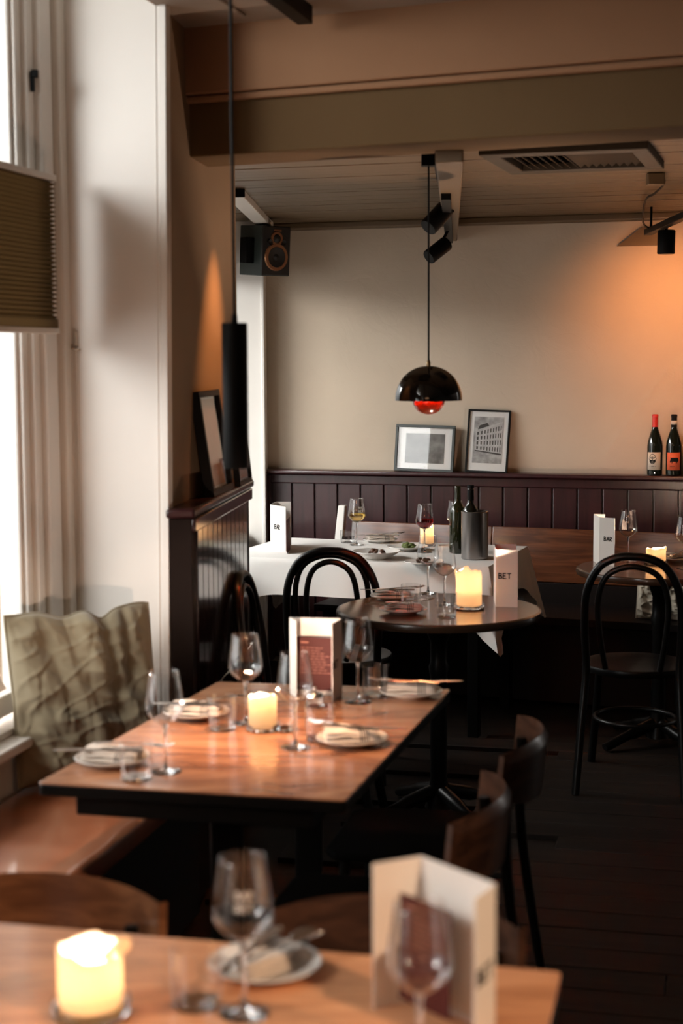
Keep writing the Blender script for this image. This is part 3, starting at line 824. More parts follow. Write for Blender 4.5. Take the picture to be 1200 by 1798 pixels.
# ================================================================== seating and tables
# bench in the window bay
bt_ = thing('window_bench', 'built-in bench with worn brown leather seat under the window sill', 'bench', tuple(UV(UG+0.24, 2.7, 0)), -YA)
bl = lambda ua, ub, va, vb, za, zb: MB().box((ua+ub)/2-(UG+0.24), (va+vb)/2-2.7, (za+zb)/2, ub-ua, vb-va, zb-za)
UF = -1.412
obj('base', bl(UG+0.04, UF-0.05, 0.9, v0-0.03, 0.0, 0.39), M_benchdark, bt_, bevel=0.004)
def seatfn(a, b):
    lx = (UF-(UG+0.045)); ly = (v0-0.02-0.9)
    th = b*2*math.pi; cx = math.copysign(abs(math.cos(th))**.3, math.cos(th)); cz = math.copysign(abs(math.sin(th))**.35, math.sin(th))
    e = abs(2*a-1)**40
    x = cx*lx/2*(1-.02*e); y = (a-.5)*ly
    wr_ = .006*noise.noise(Vector((x*5, y*4.5, 0))) + .003*noise.noise(Vector((x*14, y*9, 3)))
    z = .43 + cz*.04*(1-.5*e) + (wr_ - .010*(1-(x/(lx/2))**2)*.2 if cz > .5 else 0)
    return (x + (UF+UG+0.045)/2-(UG+0.24), y + (v0-0.02+0.9)/2-2.7, z)
obj('seat_cushion', MB().grid(seatfn, 150, 48), M_leather, bt_, smooth=180)

# linen pillow leaning in the corner of the bay
def pillow(name, label, w_, h_, T, mt, seed, flange=.012):
    def top(x): return 1.0 - .16*math.exp(-((x-.50)/.10)**2) - .05*math.exp(-((x-.25)/.12)**2)*.6
    mb = MB(); n = 96
    def side(sg):
        def fn(a, b):
            x, y = 2*a-1, 2*b-1
            pf = max(0, 1-abs(x)**3.2)**.55*max(0, 1-abs(y)**3.2)**.55
            q = Vector((x*2.1+seed, y*2.1, sg*3))
            wr_ = noise.noise(q*.9)*.022 + noise.noise(Vector((x*3.6+y*1.2, y*.9-x*.5, seed)))*.022 + (.5-abs(noise.noise(Vector((x*1.1-y*1.6, y*3.4+x*.9, seed+4)))))*.022 + noise.noise(Vector((x*1.6, y*7+x*2.5, seed)))*.006
            cz_ = noise.noise(Vector((x*1.7-y*2.6+seed, y*2.2+x*.8, 9))); cz2 = noise.noise(Vector((x*2.9+y*.8, y*1.3+seed, 17)))
            wr_ += .005*math.exp(-(cz_/.10)**2) - .004*math.exp(-(cz2/.12)**2) + .003*noise.noise(Vector((x*11+y*4, y*9, seed)))
            # pinch folds falling from the top edge
            fd = .020*math.exp(-((x-.28-(1-y)*.12)/.09)**2)*max(0,y+.6) + .016*math.exp(-((x-.62+(1-y)*.05)/.06)**2)*max(0,y+.2)
            thk = sg*(T/2*pf + (wr_ - fd)*min(1, pf*1.6))
            X = x*w_/2*(1-.05*(1-y*y)*0 - .03*(1-abs(y))) ; 
            yt = h_*b
            yt -= h_*(.07*math.exp(-((x-.30)/.16)**2) + .035*math.exp(-((x+.25)/.3)**2))*b**3
            yt += h_*.008*math.sin(x*9)*b**4
            yt += .05*h_*(1-b)*(1-abs(x))*.3
            return (X, -thk if sg > 0 else -thk, yt)
        return fn
    f1, f2 = side(1), side(-1)
    mb.grid(f1, n, n); 
    b = len(mb.v); mb2 = MB().grid(f2, n, n)
    mb.v += mb2.v; mb.f += [tuple(reversed([i+b for i in f])) for f in mb2.f]; mb.m += mb2.m
    t = thing(name, label, 'cushion')
    obj('cover', mb, mt, t, smooth=180)
    edge = [f1(0, i/20) for i in range(21)] + [f1(i/30, 1) for i in range(1,31)] + [f1(1, 1-i/20) for i in range(1,21)]
    obj('seam', MB().tube(edge, .0045, 6), mt, t, smooth=60)
    return t
pbl = PZ(38, 1385, 0.475); pbr = Vector((-0.515, 4.40, .475))
dv = pbr-pbl
pil = pillow('linen_pillow', 'rumpled olive linen pillow standing on the leather bench beside the window', dv.length*1.03, .475, .10, M_linen, 2)
pil.location = ((pbl+pbr)/2); pil.rotation_euler = (R(-13), R(0), math.atan2(dv.y, dv.x))

def tabletop(name, label, corners, th, m, mside, z=TZ):
    c = sum((Vector(p) for p in corners), Vector((0,0,0)))/len(corners); c.z = 0
    t = thing(name, label, 'table', tuple(c))
    q = [((Vector(p)-c).x, (Vector(p)-c).y) for p in corners]
    obj('tabletop', MB().prism(q, z-.004, z), m, t, bevel=.0015)
    obj('edge_band', MB().prism(q, z-th, z-.0042), mside, t, bevel=.002)
    return t, c, q
def rnd_corner(P, Q, S, r, n=5):                     # round corner Q between P and S
    a = (P-Q).normalized()*r+Q; b = (S-Q).normalized()*r+Q; out = []
    for i in range(n+1):
        t = i/n; out.append(a*(1-t)**2+Q*2*t*(1-t)+b*t*t)
    return out
def rounded(cs, r):
    out = []
    for i in range(len(cs)): out += rnd_corner(cs[i-1], cs[i], cs[(i+1)%len(cs)], r)
    return out
mc = [PZ(66,1374,TZ), PZ(606,1405,TZ), PZ(792,1210,TZ), PZ(382,1197,TZ)]
mt_, mcen, mq = tabletop('dining_table', 'long wooden table beside the window bench, set for four', rounded(mc, .012), .028, M_table, M_black)
ins = []
cs = [p-mcen for p in mc]
ud = (cs[1]-cs[0]).normalized(); vd = (cs[3]-cs[0]).normalized()
ap = [cs[0]+ud*.075+vd*.02, cs[1]-ud*.075+vd*.02, cs[2]-ud*.075-vd*.05, cs[3]+ud*.075-vd*.05]
obj('apron', MB().prism([(p.x,p.y) for p in ap], TZ-.072, TZ-.0285), M_black, mt_, bevel=.004)
for s_ in (-.30, .30):
    o_ = vd*s_
    obj('pedestal', MB().box(o_.x, o_.y, .36, .07, .07, .64), M_black, mt_, bevel=.004)
    obj('foot', MB().box(o_.x, o_.y, .02, .48, .07, .04, Matrix.Rotation(-YA,3,'Z')), M_black, mt_, bevel=.006)

fb_l, fb_r = PZ(-150, 1607, TZ), PZ(986, 1706, TZ)
fr_ = PZ(965, 1800, TZ); sd_ = (fr_-fb_r).normalized()
fc = [fb_l + sd_*.72, fb_r+sd_*.72, fb_r, fb_l]
ft_, fcen, fq = tabletop('dining_table', 'wooden table with pale brown boards in front, holding the open menu and a candle', rounded(fc, .01), .028, M_table_f, M_black)
for s1 in (-.34, .34):
    obj('pedestal', MB().box(s1, -s1*.2, .36, .07, .07, .70), M_black, ft_, bevel=.004)
    obj('foot', MB().box(s1, -s1*.2, .02, .07, .55, .04), M_black, ft_, bevel=.006)

def round_table(label, c, r, m, z=TZ):
    t = thing('round_table', label, 'table', (c.x, c.y, 0))
    obj('tabletop', MB().lathe([(0,z-.004),(r-.012,z-.004),(r-.012,z),(0,z)][::1], 72), m, t, smooth=40)
    obj('edge_band', MB().lathe([(0,z-.030),(r-.018,z-.030),(r-.004,z-.026),(r,z-.016),(r-.003,z-.003),(r-.0118,z+.0004),(r-.0118,z-.006),(0,z-.006)], 72), M_table_rim, t, smooth=40)
    obj('column', MB().lathe([(0,.03),(.05,.03),(.038,.08),(.030,.14),(.030,.50),(.036,.54),(.030,.56),(.030,.63),(.042,.66),(.046,.675),(.034,.69),(.05,.72),(0,.72)], 28), M_black, t, smooth=40)
    for k in range(4):
        a = k*math.pi/2+.5
        obj('foot', MB().tube(smoothpath([(.03*math.cos(a),.03*math.sin(a),.09),(.16*math.cos(a),.16*math.sin(a),.055),(.28*math.cos(a),.28*math.sin(a),.018)],5), [.026]*5+[.02]*5+[.017], 10), M_black, t, smooth=60)
    return t
M_table_rim = mat('table_rim', (.035,.018,.010), .25, coat=.3)
rc = PZ(771, 1068, TZ); rr_ = .365
round_table('round table with a burning candle in front of the white tablecloth', rc, rr_, M_table_r)
rc2 = PZ(1160, 997, TZ) 
round_table('small dark round table before the bench, behind the hoop-back chair', rc2, .35, M_table_r)

# table under a white cloth
wd_u = Vector((.943,-.334,0)); wd_v = Vector((.334,.943,0))
wc = Vector((.165, 7.156, 0)); WX, WY = 1.22, .74
RZW = math.atan2(wd_u.y, wd_u.x)
wt = thing('dining_table', 'rectangular table hidden under the white cloth', 'table', tuple(wc), RZW)
obj('tabletop', MB().box(0,0,TZ-.022,WX-.02,WY-.02,.034), M_black, wt, bevel=.004)
for sx in (-1,1):
    for sy in (-1,1): obj('leg', MB().box(sx*(WX/2-.08), sy*(WY/2-.08), (TZ-.04)/2, .05,.05, TZ-.04), M_black, wt, bevel=.004)
def cloth():
    mb = MB(); N = 240; per = []
    hx, hy = WX/2, WY/2; rc_ = .02
    def edge(s):                                      # s in 0..4
        k = int(s) % 4; t = s-int(s)
        c = [(-hx,-hy),(hx,-hy),(hx,hy),(-hx,hy)]; a = c[k]; b = c[(k+1)%4]
        nx = [(0,-1),(1,0),(0,1),(-1,0)][k]
        return Vector((a[0]+(b[0]-a[0])*t, a[1]+(b[1]-a[1])*t)), Vector(nx), min(t*math.hypot(b[0]-a[0],b[1]-a[1]), (1-t)*math.hypot(b[0]-a[0],b[1]-a[1])), c[k] if t < .5 else b
    L = [WX, WY, WX, WY]; rings = 14
    cols = []
    for k in range(4):
        n = int(L[k]/.016)
        for i in range(n): cols.append(k + i/n)
    P = []
    for s in cols:
        p, nn, dc, cc = edge(s)
        near = math.exp(-(dc/.10)**2)
        cd = Vector((math.copysign(1,cc[0]), math.copysign(1,cc[1]))).normalized()
        out = (nn*(1-near) + cd*near*1.0)
        drop = .158 + .21*math.exp(-(dc/.095)**1.5)
        fold = math.sin(s*31)*.5 + noise.noise(Vector((s*6.5,0,0)))*1.6
        col = []
        for j in range(rings+1):
            t = j/rings
            flare = .006 + .020*t + near*(.075*t + .0) 
            wob = fold*.009*t*(1-near) + near*math.sin(dc*90)*.016*t
            q = p + out*(flare+wob)*1.0
            z = TZ+.003 - drop*t + (0.0 if j else 0)
            if j == 0: q = p*1.0; z = TZ+.003
            if j == 1: z = TZ - .004; q = p + out*.0045
            col.append((q.x, q.y, z))
        P.append(col)
    n = len(P); vs = [v for c in P for v in c]; fs = []
    for i in range(n):
        j = (i+1) % n
        for q in range(rings): fs.append((i*(rings+1)+q, i*(rings+1)+q+1, j*(rings+1)+q+1, j*(rings+1)+q))
    mb.add(vs, fs)
    mb.add([(-hx,-hy,TZ+.003),(hx,-hy,TZ+.003),(hx,hy,TZ+.003),(-hx,hy,TZ+.003)], [(0,1,2,3)])
    return mb
cl = obj('tablecloth', cloth(), M_cloth, smooth=60, loc=tuple(wc), rz=RZW)
tag(cl, 'white cloth with hanging corners over the table by the panelling', 'tablecloth')

# bench along the back panelling
bw_l, bw_r = PD(606, 913, 8.15), PD(1080, 937, 7.62)
BH = .5*(bw_l.z+bw_r.z)
dbn = Vector((bw_r.x-bw_l.x, bw_r.y-bw_l.y, 0)).normalized(); RZB = math.atan2(dbn.y, dbn.x)
bb = thing('wall_bench', 'glossy brown wooden bench with high back along the dark panelling', 'bench', (bw_l.x, bw_l.y, 0), RZB)
bx = lambda x0, x1, y0, y1, z0, z1: MB().box((x0+x1)/2,(y0+y1)/2,(z0+z1)/2,x1-x0,y1-y0,z1-z0)
tb = Matrix.Translation((0,0,.52)) @ Matrix.Rotation(R(-9),4,'X') @ Matrix.Translation((0,0,-.52))
obj('back_board', bx(0.02, .78, 0, .022, .52, BH+.004).xform(tb), M_bench, bb, bevel=.004)
obj('back_board', bx(.782, 2.0, 0, .022, .52, BH+.004).xform(tb), M_bench, bb, bevel=.004)
obj('lower_board', bx(0.02, 2.0, .004, .024, .40, .516), M_benchdark, bb, bevel=.003)
obj('seat', bx(0.0, 2.0, -.42, .0, .38, .415), M_benchdark, bb, bevel=.004)
obj('base', bx(0.02, 2.0, -.36, .0, 0, .38), M_benchdark, bb, bevel=.004)
ep = MB().hexa([(-.085,-.02,.40),(-.035,-.02,.40),(-.035,.02,.40),(-.085,.02,.40)], [(-.030,-.02,BH+.085),(.008,-.02,BH+.085),(.008,.02,BH+.085),(-.030,.02,BH+.085)])
obj('end_post', ep, M_white, bb, bevel=.004, label='bench end post coloured as lit white')  # white colour stands in for light catching this post
cu = pillow('seat_cushion', 'pale crumpled cushion standing on the dark bench under the small round table', .25, .235, .06, M_cushion, 9)
q = PD(1165, 1105, 7.22); cu.location = (q.x, q.y, .418); cu.rotation_euler = (R(-8), 0, RZB)

# chairs
def chair_at(px, py, z, Y=None):
    return PZ(px, py, z)
pA = PZ(585, 958, .915)
cA = bentwood_chair('black hoop-back chair with two inner hoops pulled up to the white table', (pA.x, pA.y+.02, 0), R(-8))
pB = PZ(1117, 968, .915)
cB = bentwood_chair('black hoop-back chair before the small dark round table', (pB.x, pB.y+.03, 0), R(-14), 1)
pC = PD(424, 1006, 5.30)
cC = bentwood_chair('black hoop-back chair seen side-on beside the dark pier panelling', (-.275, 5.33, 0), R(-97), 1)
pD = PD(884, 1280, 3.80)
cD = ply_chair('far curved-back wooden chair on the open side of the long table', (pD.x, pD.y, 0), R(78), pD.z, ply=M_ply_shade)
pE = PD(806, 1386, 3.26)
cE = ply_chair('near curved-back wooden chair on the open side of the long table', (pE.x, pE.y, 0), R(76), pE.z, ply=M_ply_shade)
pF = PD(60, 1566, 2.66)
cF = ply_chair('brown curved-back chair beyond the front table, under the leather bench in view', (pF.x, pF.y, 0), R(180-11), pF.z, wd=.44)
cF['label'] = 'brown curved-back chair behind the candle on the front table'
pG = PD(690, 1606, 2.57)
cG = ply_chair('shaded curved-back chair behind the open menu on the front table', (pG.x, pG.y, 0), R(180-14), pG.z, wd=.42, ply=M_ply_shade)

# ================================================================== tableware
gl0 = wine_glass_proto('empty wine glass at the far left place of the long table')
def glass(px, py, label, first=[None], grp='empty wine glasses', z=TZ):
    p = PZ(px, py, z)
    if first[0] is None: first[0] = gl0; o = gl0; o.location = tuple(p); o['label'] = label; o['group'] = grp
    else: o = dup(gl0, tuple(p), rnd.uniform(0,6), label, grp)
    return o
glass(432, 1270, 'empty wine glass standing behind the low candle on the long table')
glass(519, 1312, 'empty wine glass right of the candle, overlapping the oxblood card')
glass(629, 1233, 'empty wine glass just right of the menu on the long table')
glass(291, 1355, 'empty wine glass nearest the pillow, at the front left plate of the long table')
glass(752, 1042, 'empty wine glass left of the tall candle on the round table, the farther one')
glass(781, 1062, 'empty wine glass beside the tall candle on the round table, the nearer one')
glass(737, 1885, 'empty wine glass cut off by the frame, before the open menu on the front table')
glass(1103, 985, 'empty wine glass between the menu and candle on the small dark round table')
glass(1203, 998, 'empty wine glass at the frame edge on the small dark round table')
glass(800, 962, 'empty wine glass before the steel cooler on the white tablecloth')
gf = wine_glass_proto('empty wine glass with printed lettering beside the plate on the front table', None, -1.75)
gf.location = tuple(PZ(429, 1780, TZ)); gf['group'] = 'lettered wine glasses'
gw = wine_glass_proto('glass of white wine on the white tablecloth', 'white', -1.35); gw.location = tuple(PZ(627, 957, TZ+.003))
gr = wine_glass_proto('glass of red wine on the white tablecloth', 'red'); gr.location = tuple(PZ(746, 970, TZ+.003))

tb0 = tumbler_proto('x')
tl = [(240,1368,'empty tumbler beside the napkin plate nearest the pillow'),
      (391,1281,'empty tumbler at the far left place, left of the long table candle'),
      (562,1300,'empty tumbler behind the cutlery plate at the near right place of the long table'),
      (659,1222,'empty tumbler at the far right plate of the long table'),
      (346,1766,'empty tumbler between candle and plate on the front table'),
      (785,1082,'empty tumbler before the tall candle on the round table'),
      (722,1066,'tumbler standing among the napkins on the round table'),
      (611,953,'low tumbler with printed marks beside the white wine glass'),
      (873,975,'tumbler behind the folded card on the white tablecloth')]
for i, (x, y, lb) in enumerate(tl[:8]):
    p = PZ(x, y, TZ+(.003 if i == 7 else 0))
    if i == 0: tb0.location = tuple(p); tb0['label'] = lb; tb0['group'] = 'clear tumblers'; o = tb0
    else: o = dup(tb0, tuple(p), 0, lb, 'clear tumblers')
    if i == 7: o.scale = (1.0,1.0,.72); tmk = o
# print on the low tumbler
mb = MB()
def tplace(x, y, h):
    a = -2.35 + x/.035; r = .0362+h; return (r*math.cos(a), r*math.sin(a), .03+y)
for k, s_ in enumerate(('B','A','R','T','E','T')): word(mb, s_, .016*k*.62+(.004 if k > 2 else 0), 0, .016, tplace, .0028)
obj('lettering', mb, M_ink, tmk, smooth=0)

c1 = candle('pillar_candle', 'short burning candle in a glass dish in the middle of the long table', tuple(PZ(462, 1281, TZ)), .034, .092, .42, 11, 2.2)
c2 = candle('pillar_candle', 'tall burning candle with jagged melted rim on the round table', tuple(PZ(824, 1068, TZ)), .046, .150, .66, 5, 8.0, jag=1.9)
c3 = candle('pillar_candle', 'thick burning candle with a drooping rim on the front table', tuple(PZ(160, 1778, TZ)), .041, .102, .72, 23, 1.5)
lipm = MB()
def lipf(a, b):
    th = .5-1.5*a; rr3 = .026+.022*b; x = rr3*math.cos(th)*(1+.1*b); y = rr3*math.sin(th)
    return (x, y, .088+.018*math.sin(b*2.6)*math.sin(math.pi*a)**.6+.004*math.sin(a*9))
lipm.grid(lipf, 18, 10)
c3.scale = (1.08,1.08,1.0)
obj('melted_lip', lipm, M_wax, c3, smooth=180, solid=.004)
c4 = candle('pillar_candle', 'pale candle in a glass behind the red wine on the white tablecloth', tuple(PZ(750, 958, TZ+.003)), .032, .105, .62, 31, .30)
c5 = candle('pillar_candle', 'low burning candle on the small dark round table', tuple(PZ(1152, 990, TZ)), .042, .075, .6, 41, 3.2)

pl0 = plate_proto('x'); nk0 = napkin_proto('x'); kn0 = knife_proto('x'); fk0 = fork_proto('x'); sp0 = fork_proto('x', True)
used = set()
def place(proto, loc, rot, label, group):
    if proto.name in used:
        o = proto.copy(); sc.collection.objects.link(o)
    else: o = proto; used.add(proto.name)
    o.location = loc; o.rotation_euler = rot; o['label'] = label; o['group'] = group; return o
def setting(px, py, name, nrot, krot, frot, z=TZ, nap=True, dk=(0,0), df=(0,.0), tilt=0.0, second='fork'):
    p = PZ(px, py, z)
    place(pl0, (p.x,p.y,z), (0,0,0), 'white side plate ' + name, 'side plates')
    a = R(nrot)
    if nap: place(nk0, (p.x,p.y,z+.006), (R(tilt),0,a), 'folded striped napkin on the plate ' + name, 'striped napkins')
    top = z + .006 + .0075*3 + .0065 + (0 if nap else -.02)
    place(kn0, (p.x+dk[0],p.y+dk[1],top+.001), (0,0,R(krot)), 'knife lying on the napkin ' + name, 'table knives')
    place(fk0 if second == 'fork' else sp0, (p.x+df[0],p.y+df[1],top+.004), (0,0,R(frot)), second+' lying on the napkin ' + name, 'table forks')
setting(198, 1340, 'at the near left corner of the long table', -12, 184, -35+20, dk=(-.03,-.015), df=(.045,.01))
setting(345, 1258, 'at the far left corner of the long table', -8, 178, 30, dk=(-.01,-.01), df=(.05,.015))
setting(618, 1305, 'at the near right of the long table', 4, -12, 150, dk=(.03,.01), df=(-.02,.01))
setting(722, 1222, 'at the far right corner of the long table', -2, 2, 165, dk=(.04,.015), df=(-.02,.0))
setting(466, 1705, 'on the front table', 48, 66, 50, dk=(-.02,-.005), df=(.022,-.01), tilt=0, second='spoon')
setting(708, 1076, 'at the front of the round table', -5, 8, 30, dk=(-.03,-.012), df=(.03,.0))
setting(690, 1052, 'at the back of the round table', -8, 175, 20, dk=(-.02,0), df=(.03,.0))
setting(668, 952, 'beside the white wine', 10, 175, 20, z=TZ+.003, dk=(-.01,-.01), df=(.03,.0))
setting(1192, 985, 'on the small dark round table', 25, 60, 70, dk=(.0,.0), df=(.02,.0))

# dishes with food on the white cloth
def dish(name, label, px, py, r, h, m, lumps, seed):
    p = PZ(px, py, TZ+.003); t = thing(name, label, 'dish', tuple(p))
    obj('bowl', MB().lathe([(0,0),(r*.42,0),(r*.46,.004),(r*.80,h*.6),(r,h),(r*.985,h+.002),(r*.78,h*.66),(r*.44,.009),(0,.008)], 48), M_plate, t, smooth=60)
    rn = random.Random(seed)
    for k in range(lumps):
        a = rn.uniform(0,6.28); d = rn.uniform(0, r*.38); s_ = rn.uniform(.010,.018)
        vs = []; M2 = MB()
        prof = [(0,-s_*.4),(s_*.7,-s_*.25),(s_,0),(s_*.6,s_*.4),(0,s_*.5)]
        M2.lathe(prof, 9, Matrix.Translation((d*math.cos(a), d*math.sin(a), h*.42+s_*.5+rn.uniform(0,.012))) @ Euler((rn.uniform(-.8,.8), rn.uniform(-.8,.8), 0)).to_matrix().to_4x4())
        M2.v = [tuple(Vector(v)+noise.noise_vector(Vector(v)*90)*.003) for v in M2.v]
        obj('piece_of_food', M2, m, t, smooth=180)
    return t
dish('serving_bowl', 'wide white bowl with browned meat on the white tablecloth', 662, 981, .105, .034, M_food2, 7, 2)
dish('salad_plate', 'shallow white plate with green salad on the white tablecloth', 716, 966, .095, .018, M_food, 14, 4)
dish('starter_plate', 'white plate with dark leftovers before the red wine glass', 745, 992, .085, .016, M_food2, 6, 8)

# small salt dish on the long table
p = PZ(553, 1240, TZ); t = thing('salt_dish', 'little glass salt dish with a metal lid before the menu on the long table', 'salt dish', tuple(p))
obj('dish', MB().lathe([(0,0),(.020,0),(.024,.004),(.026,.024),(.024,.024),(.021,.006),(0,.005)], 28), M_sglass, t, smooth=50)
obj('lid', MB().lathe([(0,.026),(.024,.026),(.022,.033),(.012,.040),(.005,.043),(.005,.050),(0,.052)][::-1], 28), M_steel, t, smooth=60, label='steel lid')
p = PZ(500, 1282, TZ); t = thing('salt_dish', 'low open glass dish right of the candle on the long table', 'salt dish', tuple(p))
obj('dish', MB().lathe([(0,0),(.024,0),(.028,.004),(.030,.018),(.028,.018),(.025,.006),(0,.005)], 28), M_sglass, t, smooth=50)

# menus, as folded cards
HM = .205
def mp(px, py): v = PZ(px, py, TZ+HM); return Vector((v.x, v.y, 0))
menu('tall white folded menu with a red-brown card inside, on the front table', [mp(655,1517), mp(740,1503), mp(870,1552), mp(834,1579)], HM, 'BET', 2, tx=.10, tyy=.42, hgt=.020)
menu('white folded menu standing open at the far end of the long table', [mp(520,1090), mp(509,1084), mp(600,1086), mp(583,1096)], HM, 'BET', 2, tx=.08, tyy=.42, hgt=.018)
menu('white folded menu at the left end of the white tablecloth', [mp(511,882), mp(486,882), mp(475,887), mp(502,891)], HM, 'BAR', 2, tx=.28, tyy=.47, hgt=.020, z=TZ+.003)
menu('folded menu beside the tall candle on the round table', [mp(907,956), mp(868,955), mp(872,965), mp(910,966)], HM, 'BET', 2, tx=.12, tyy=.50, hgt=.0185)
menu('white folded menu on the small dark round table', [mp(1063,903), mp(1043.5,902.5), mp(1054,908), mp(1080.5,910)], HM, 'BAR', 2, tx=.30, tyy=.52, hgt=.0165)
# cards
drinks_card('oxblood card with pale print leaning in the menu on the long table', PD(521, 1211, 4.125), PD(587, 1211, 4.10), .142, R(2))
drinks_card('dark oxblood card standing inside the open menu on the front table', PD(701, 1752, 2.115), PD(789, 1778, 2.035), .150, R(1), seed=5)
a = PZ(503, 974, TZ); b_ = PZ(508.5, 966, TZ)
drinks_card('oxblood card glimpsed inside the menu at the left end of the white tablecloth', Vector((a.x+.004,a.y,0)), Vector((b_.x+.004,b_.y,0)), .150, R(1), seed=6, z=TZ+.003)

# wine cooler and bottles
p = PZ(834, 981, TZ+.003)
t = thing('wine_cooler', 'cylindrical brushed steel wine cooler at the right of the white tablecloth', 'wine cooler', tuple(p))
cr_ = .0590
obj('body', MB().lathe([(0,0),(cr_-.004,0),(cr_,.004),(cr_,.205),(cr_+.0012,.208),(cr_-.001,.210),(cr_-.004,.207),(cr_-.004,.012),(0,.010)], 56), M_cooler, t, smooth=40)
BOT = {'burgundy':[(0,.004),(.030,0),(.0385,.004),(.0395,.012),(.0395,.150),(.037,.172),(.027,.208),(.0165,.238),(.0145,.252),(.0138,.300),(.0150,.301),(.0150,.309),(.0125,.312),(0,.312)],
       'bordeaux':[(0,.004),(.030,0),(.0370,.004),(.0378,.012),(.0378,.185),(.0355,.200),(.024,.218),(.0155,.232),(.0142,.245),(.0138,.292),(.0150,.293),(.0150,.300),(.0125,.303),(0,.303)]}
def bottle(name, label, loc, kind, glassm, cap=None, lab=None, draw=None, scale=1.0, rz=0, band=None, group=None, lz=(.030,.120)):
    t = thing(name, label, 'bottle', tuple(loc), rz, group); t.scale = (scale,)*3
    obj('body', MB().lathe(BOT[kind], 40), glassm, t, smooth=50)
    if cap: obj('capsule', MB().lathe([(.0150,.246),(.0151,.255),(.0146,.298),(.0158,.299),(.0158,.311),(.013,.3135),(0,.3135)], 32), cap, t, smooth=50)
    if band: obj('neck_band', MB().lathe([(.0162,.262),(.0162,.282)], 32), band, t, smooth=60, solid=.0004)
    if lab:
        r = .0400; aw = .95
        vs = []; n = 24
        for i in range(n+1):
            a = -math.pi/2 - aw + 2*aw*i/n
            for z in lz: vs.append((r*math.cos(a), r*math.sin(a), z))
        fs = [(2*i,2*i+2,2*i+3,2*i+1) for i in range(n)]
        lo = obj('label_paper', MB().add(vs, fs), lab, t, smooth=180, solid=-.0003)
        if draw:
            mb = MB()
            def place(x, y, h):
                a = -math.pi/2 + x/.0404; rr2 = r+.0005+h; return (rr2*math.cos(a), rr2*math.sin(a), lz[0]+y)
            draw(mb, place)
            obj('label_print', mb, M_ink, lo, smooth=0)
    return t
def arc(cx, cy_, rx, ry, a0, a1, n=14): return [(cx+rx*math.cos(R(a0+(a1-a0)*i/n)), cy_+ry*math.sin(R(a0+(a1-a0)*i/n))) for i in range(n+1)]
def face(mb, place):
    cx, cy_ = -.006, .056
    rb_ = lambda p, w=.0022: ribbon(mb, p, w, place, .0003)
    rb_(arc(cx, cy_+.002, .0165, .0235, 20, 160)); rb_(arc(cx, cy_+.018, .0115, .005, 190, 350), .0014)
    rb_([(cx-.016,cy_+.008),(cx-.019,cy_+.002),(cx-.017,cy_-.006)], .002); rb_([(cx+.016,cy_+.008),(cx+.020,cy_+.001),(cx+.017,cy_-.007)], .002)
    rb_([(cx-.012,cy_+.008),(cx-.003,cy_+.006)], .003); rb_([(cx+.003,cy_+.006),(cx+.012,cy_+.008)], .003)
    rb_([(cx-.008,cy_+.002),(cx-.005,cy_+.002)], .003); rb_([(cx+.005,cy_+.002),(cx+.008,cy_+.002)], .003)
    rb_([(cx,cy_+.010),(cx+.001,cy_-.004),(cx-.003,cy_-.006)], .0026)
    for k in range(4): rb_(arc(cx, cy_-.006+.0008*k, .0155-.0028*k, .018-.0038*k, 190, 350), .0032)
    rb_([(cx-.015,cy_-.004),(cx-.008,cy_-.010),(cx,cy_-.0085),(cx+.008,cy_-.010),(cx+.015,cy_-.004)], .004)
    for x in (-.020,-.011,-.007,-.003,.001,.008): rb_([(x,.016),(x+.0022,.0195)], .0016)
    for x in (-.014,-.008,-.002,.003): rb_([(x,.0095),(x+.0035,.0095)], .0010)
def pig(mb, place):
    rows = [(.062,-.010,.020),(.059,-.014,.023),(.056,-.015,.024),(.053,-.0155,.0245),(.050,-.016,.0245),(.047,-.0165,.024),(.0445,-.016,.022)]
    for y, a, b in rows: ribbon(mb, [(a,y),(b,y)], .0036, place, .0003)
    for x in (-.010,-.005,.013,.018): ribbon(mb, [(x,.045),(x-.0005,.036)], .0034, place, .0003)
    ribbon(mb, [(-.015,.050),(-.018,.044),(-.017,.040)], .0042, place, .0003); ribbon(mb, [(-.012,.061),(-.015,.064)], .003, place, .0003)
    for x in (-.018,-.013,-.009,-.004,.001): ribbon(mb, [(x,.018),(x+.003,.021)], .0018, place, .0003)
lz_ = LEDGE_B+.0002
def onl(px, y=-.062): # a place on the back ledge seen at column px
    d = ray(px, 829); k = 0
    for i in range(2000):
        p = Vector((d.x, d.y, 0))*(7.0+i*.001)/d.y
        q = p - W0; ly = q.x*math.sin(YB)+q.y*math.cos(YB)
        if ly > y: return Vector((p.x, p.y, lz_))
SB = 1.0
p1 = onl(1150); SB = (107/ (F*.3135/p1.y))
bottle('wine_bottle', 'wine bottle with red capsule and a bearded face on its cream label', p1, 'burgundy', M_bottle, M_capred, M_label, face, SB, -YB-.05)
bottle('wine_bottle', 'wine bottle with black cap and a black pig on its orange label', onl(1183), 'burgundy', M_bottle, M_ink, M_labelo, pig, SB, -YB+.10, band=M_label)
bottle('wine_bottle', 'wine bottle at the frame edge, right of the orange label', onl(1216), 'burgundy', M_bottle, M_ink, M_label, None, SB, -YB)
p = PZ(804, 971, TZ+.003)
bottle('wine_bottle', 'open green glass bottle just left of the steel cooler', p, 'bordeaux', M_bottleg, None, None, None, 1.0)
p = PZ(830, 979, TZ+.003)
bottle('wine_bottle', 'dark bottle standing inside the steel cooler', p+Vector((-.008,0.01,.012)), 'bordeaux', M_bottle, M_ink, None, None, .98)

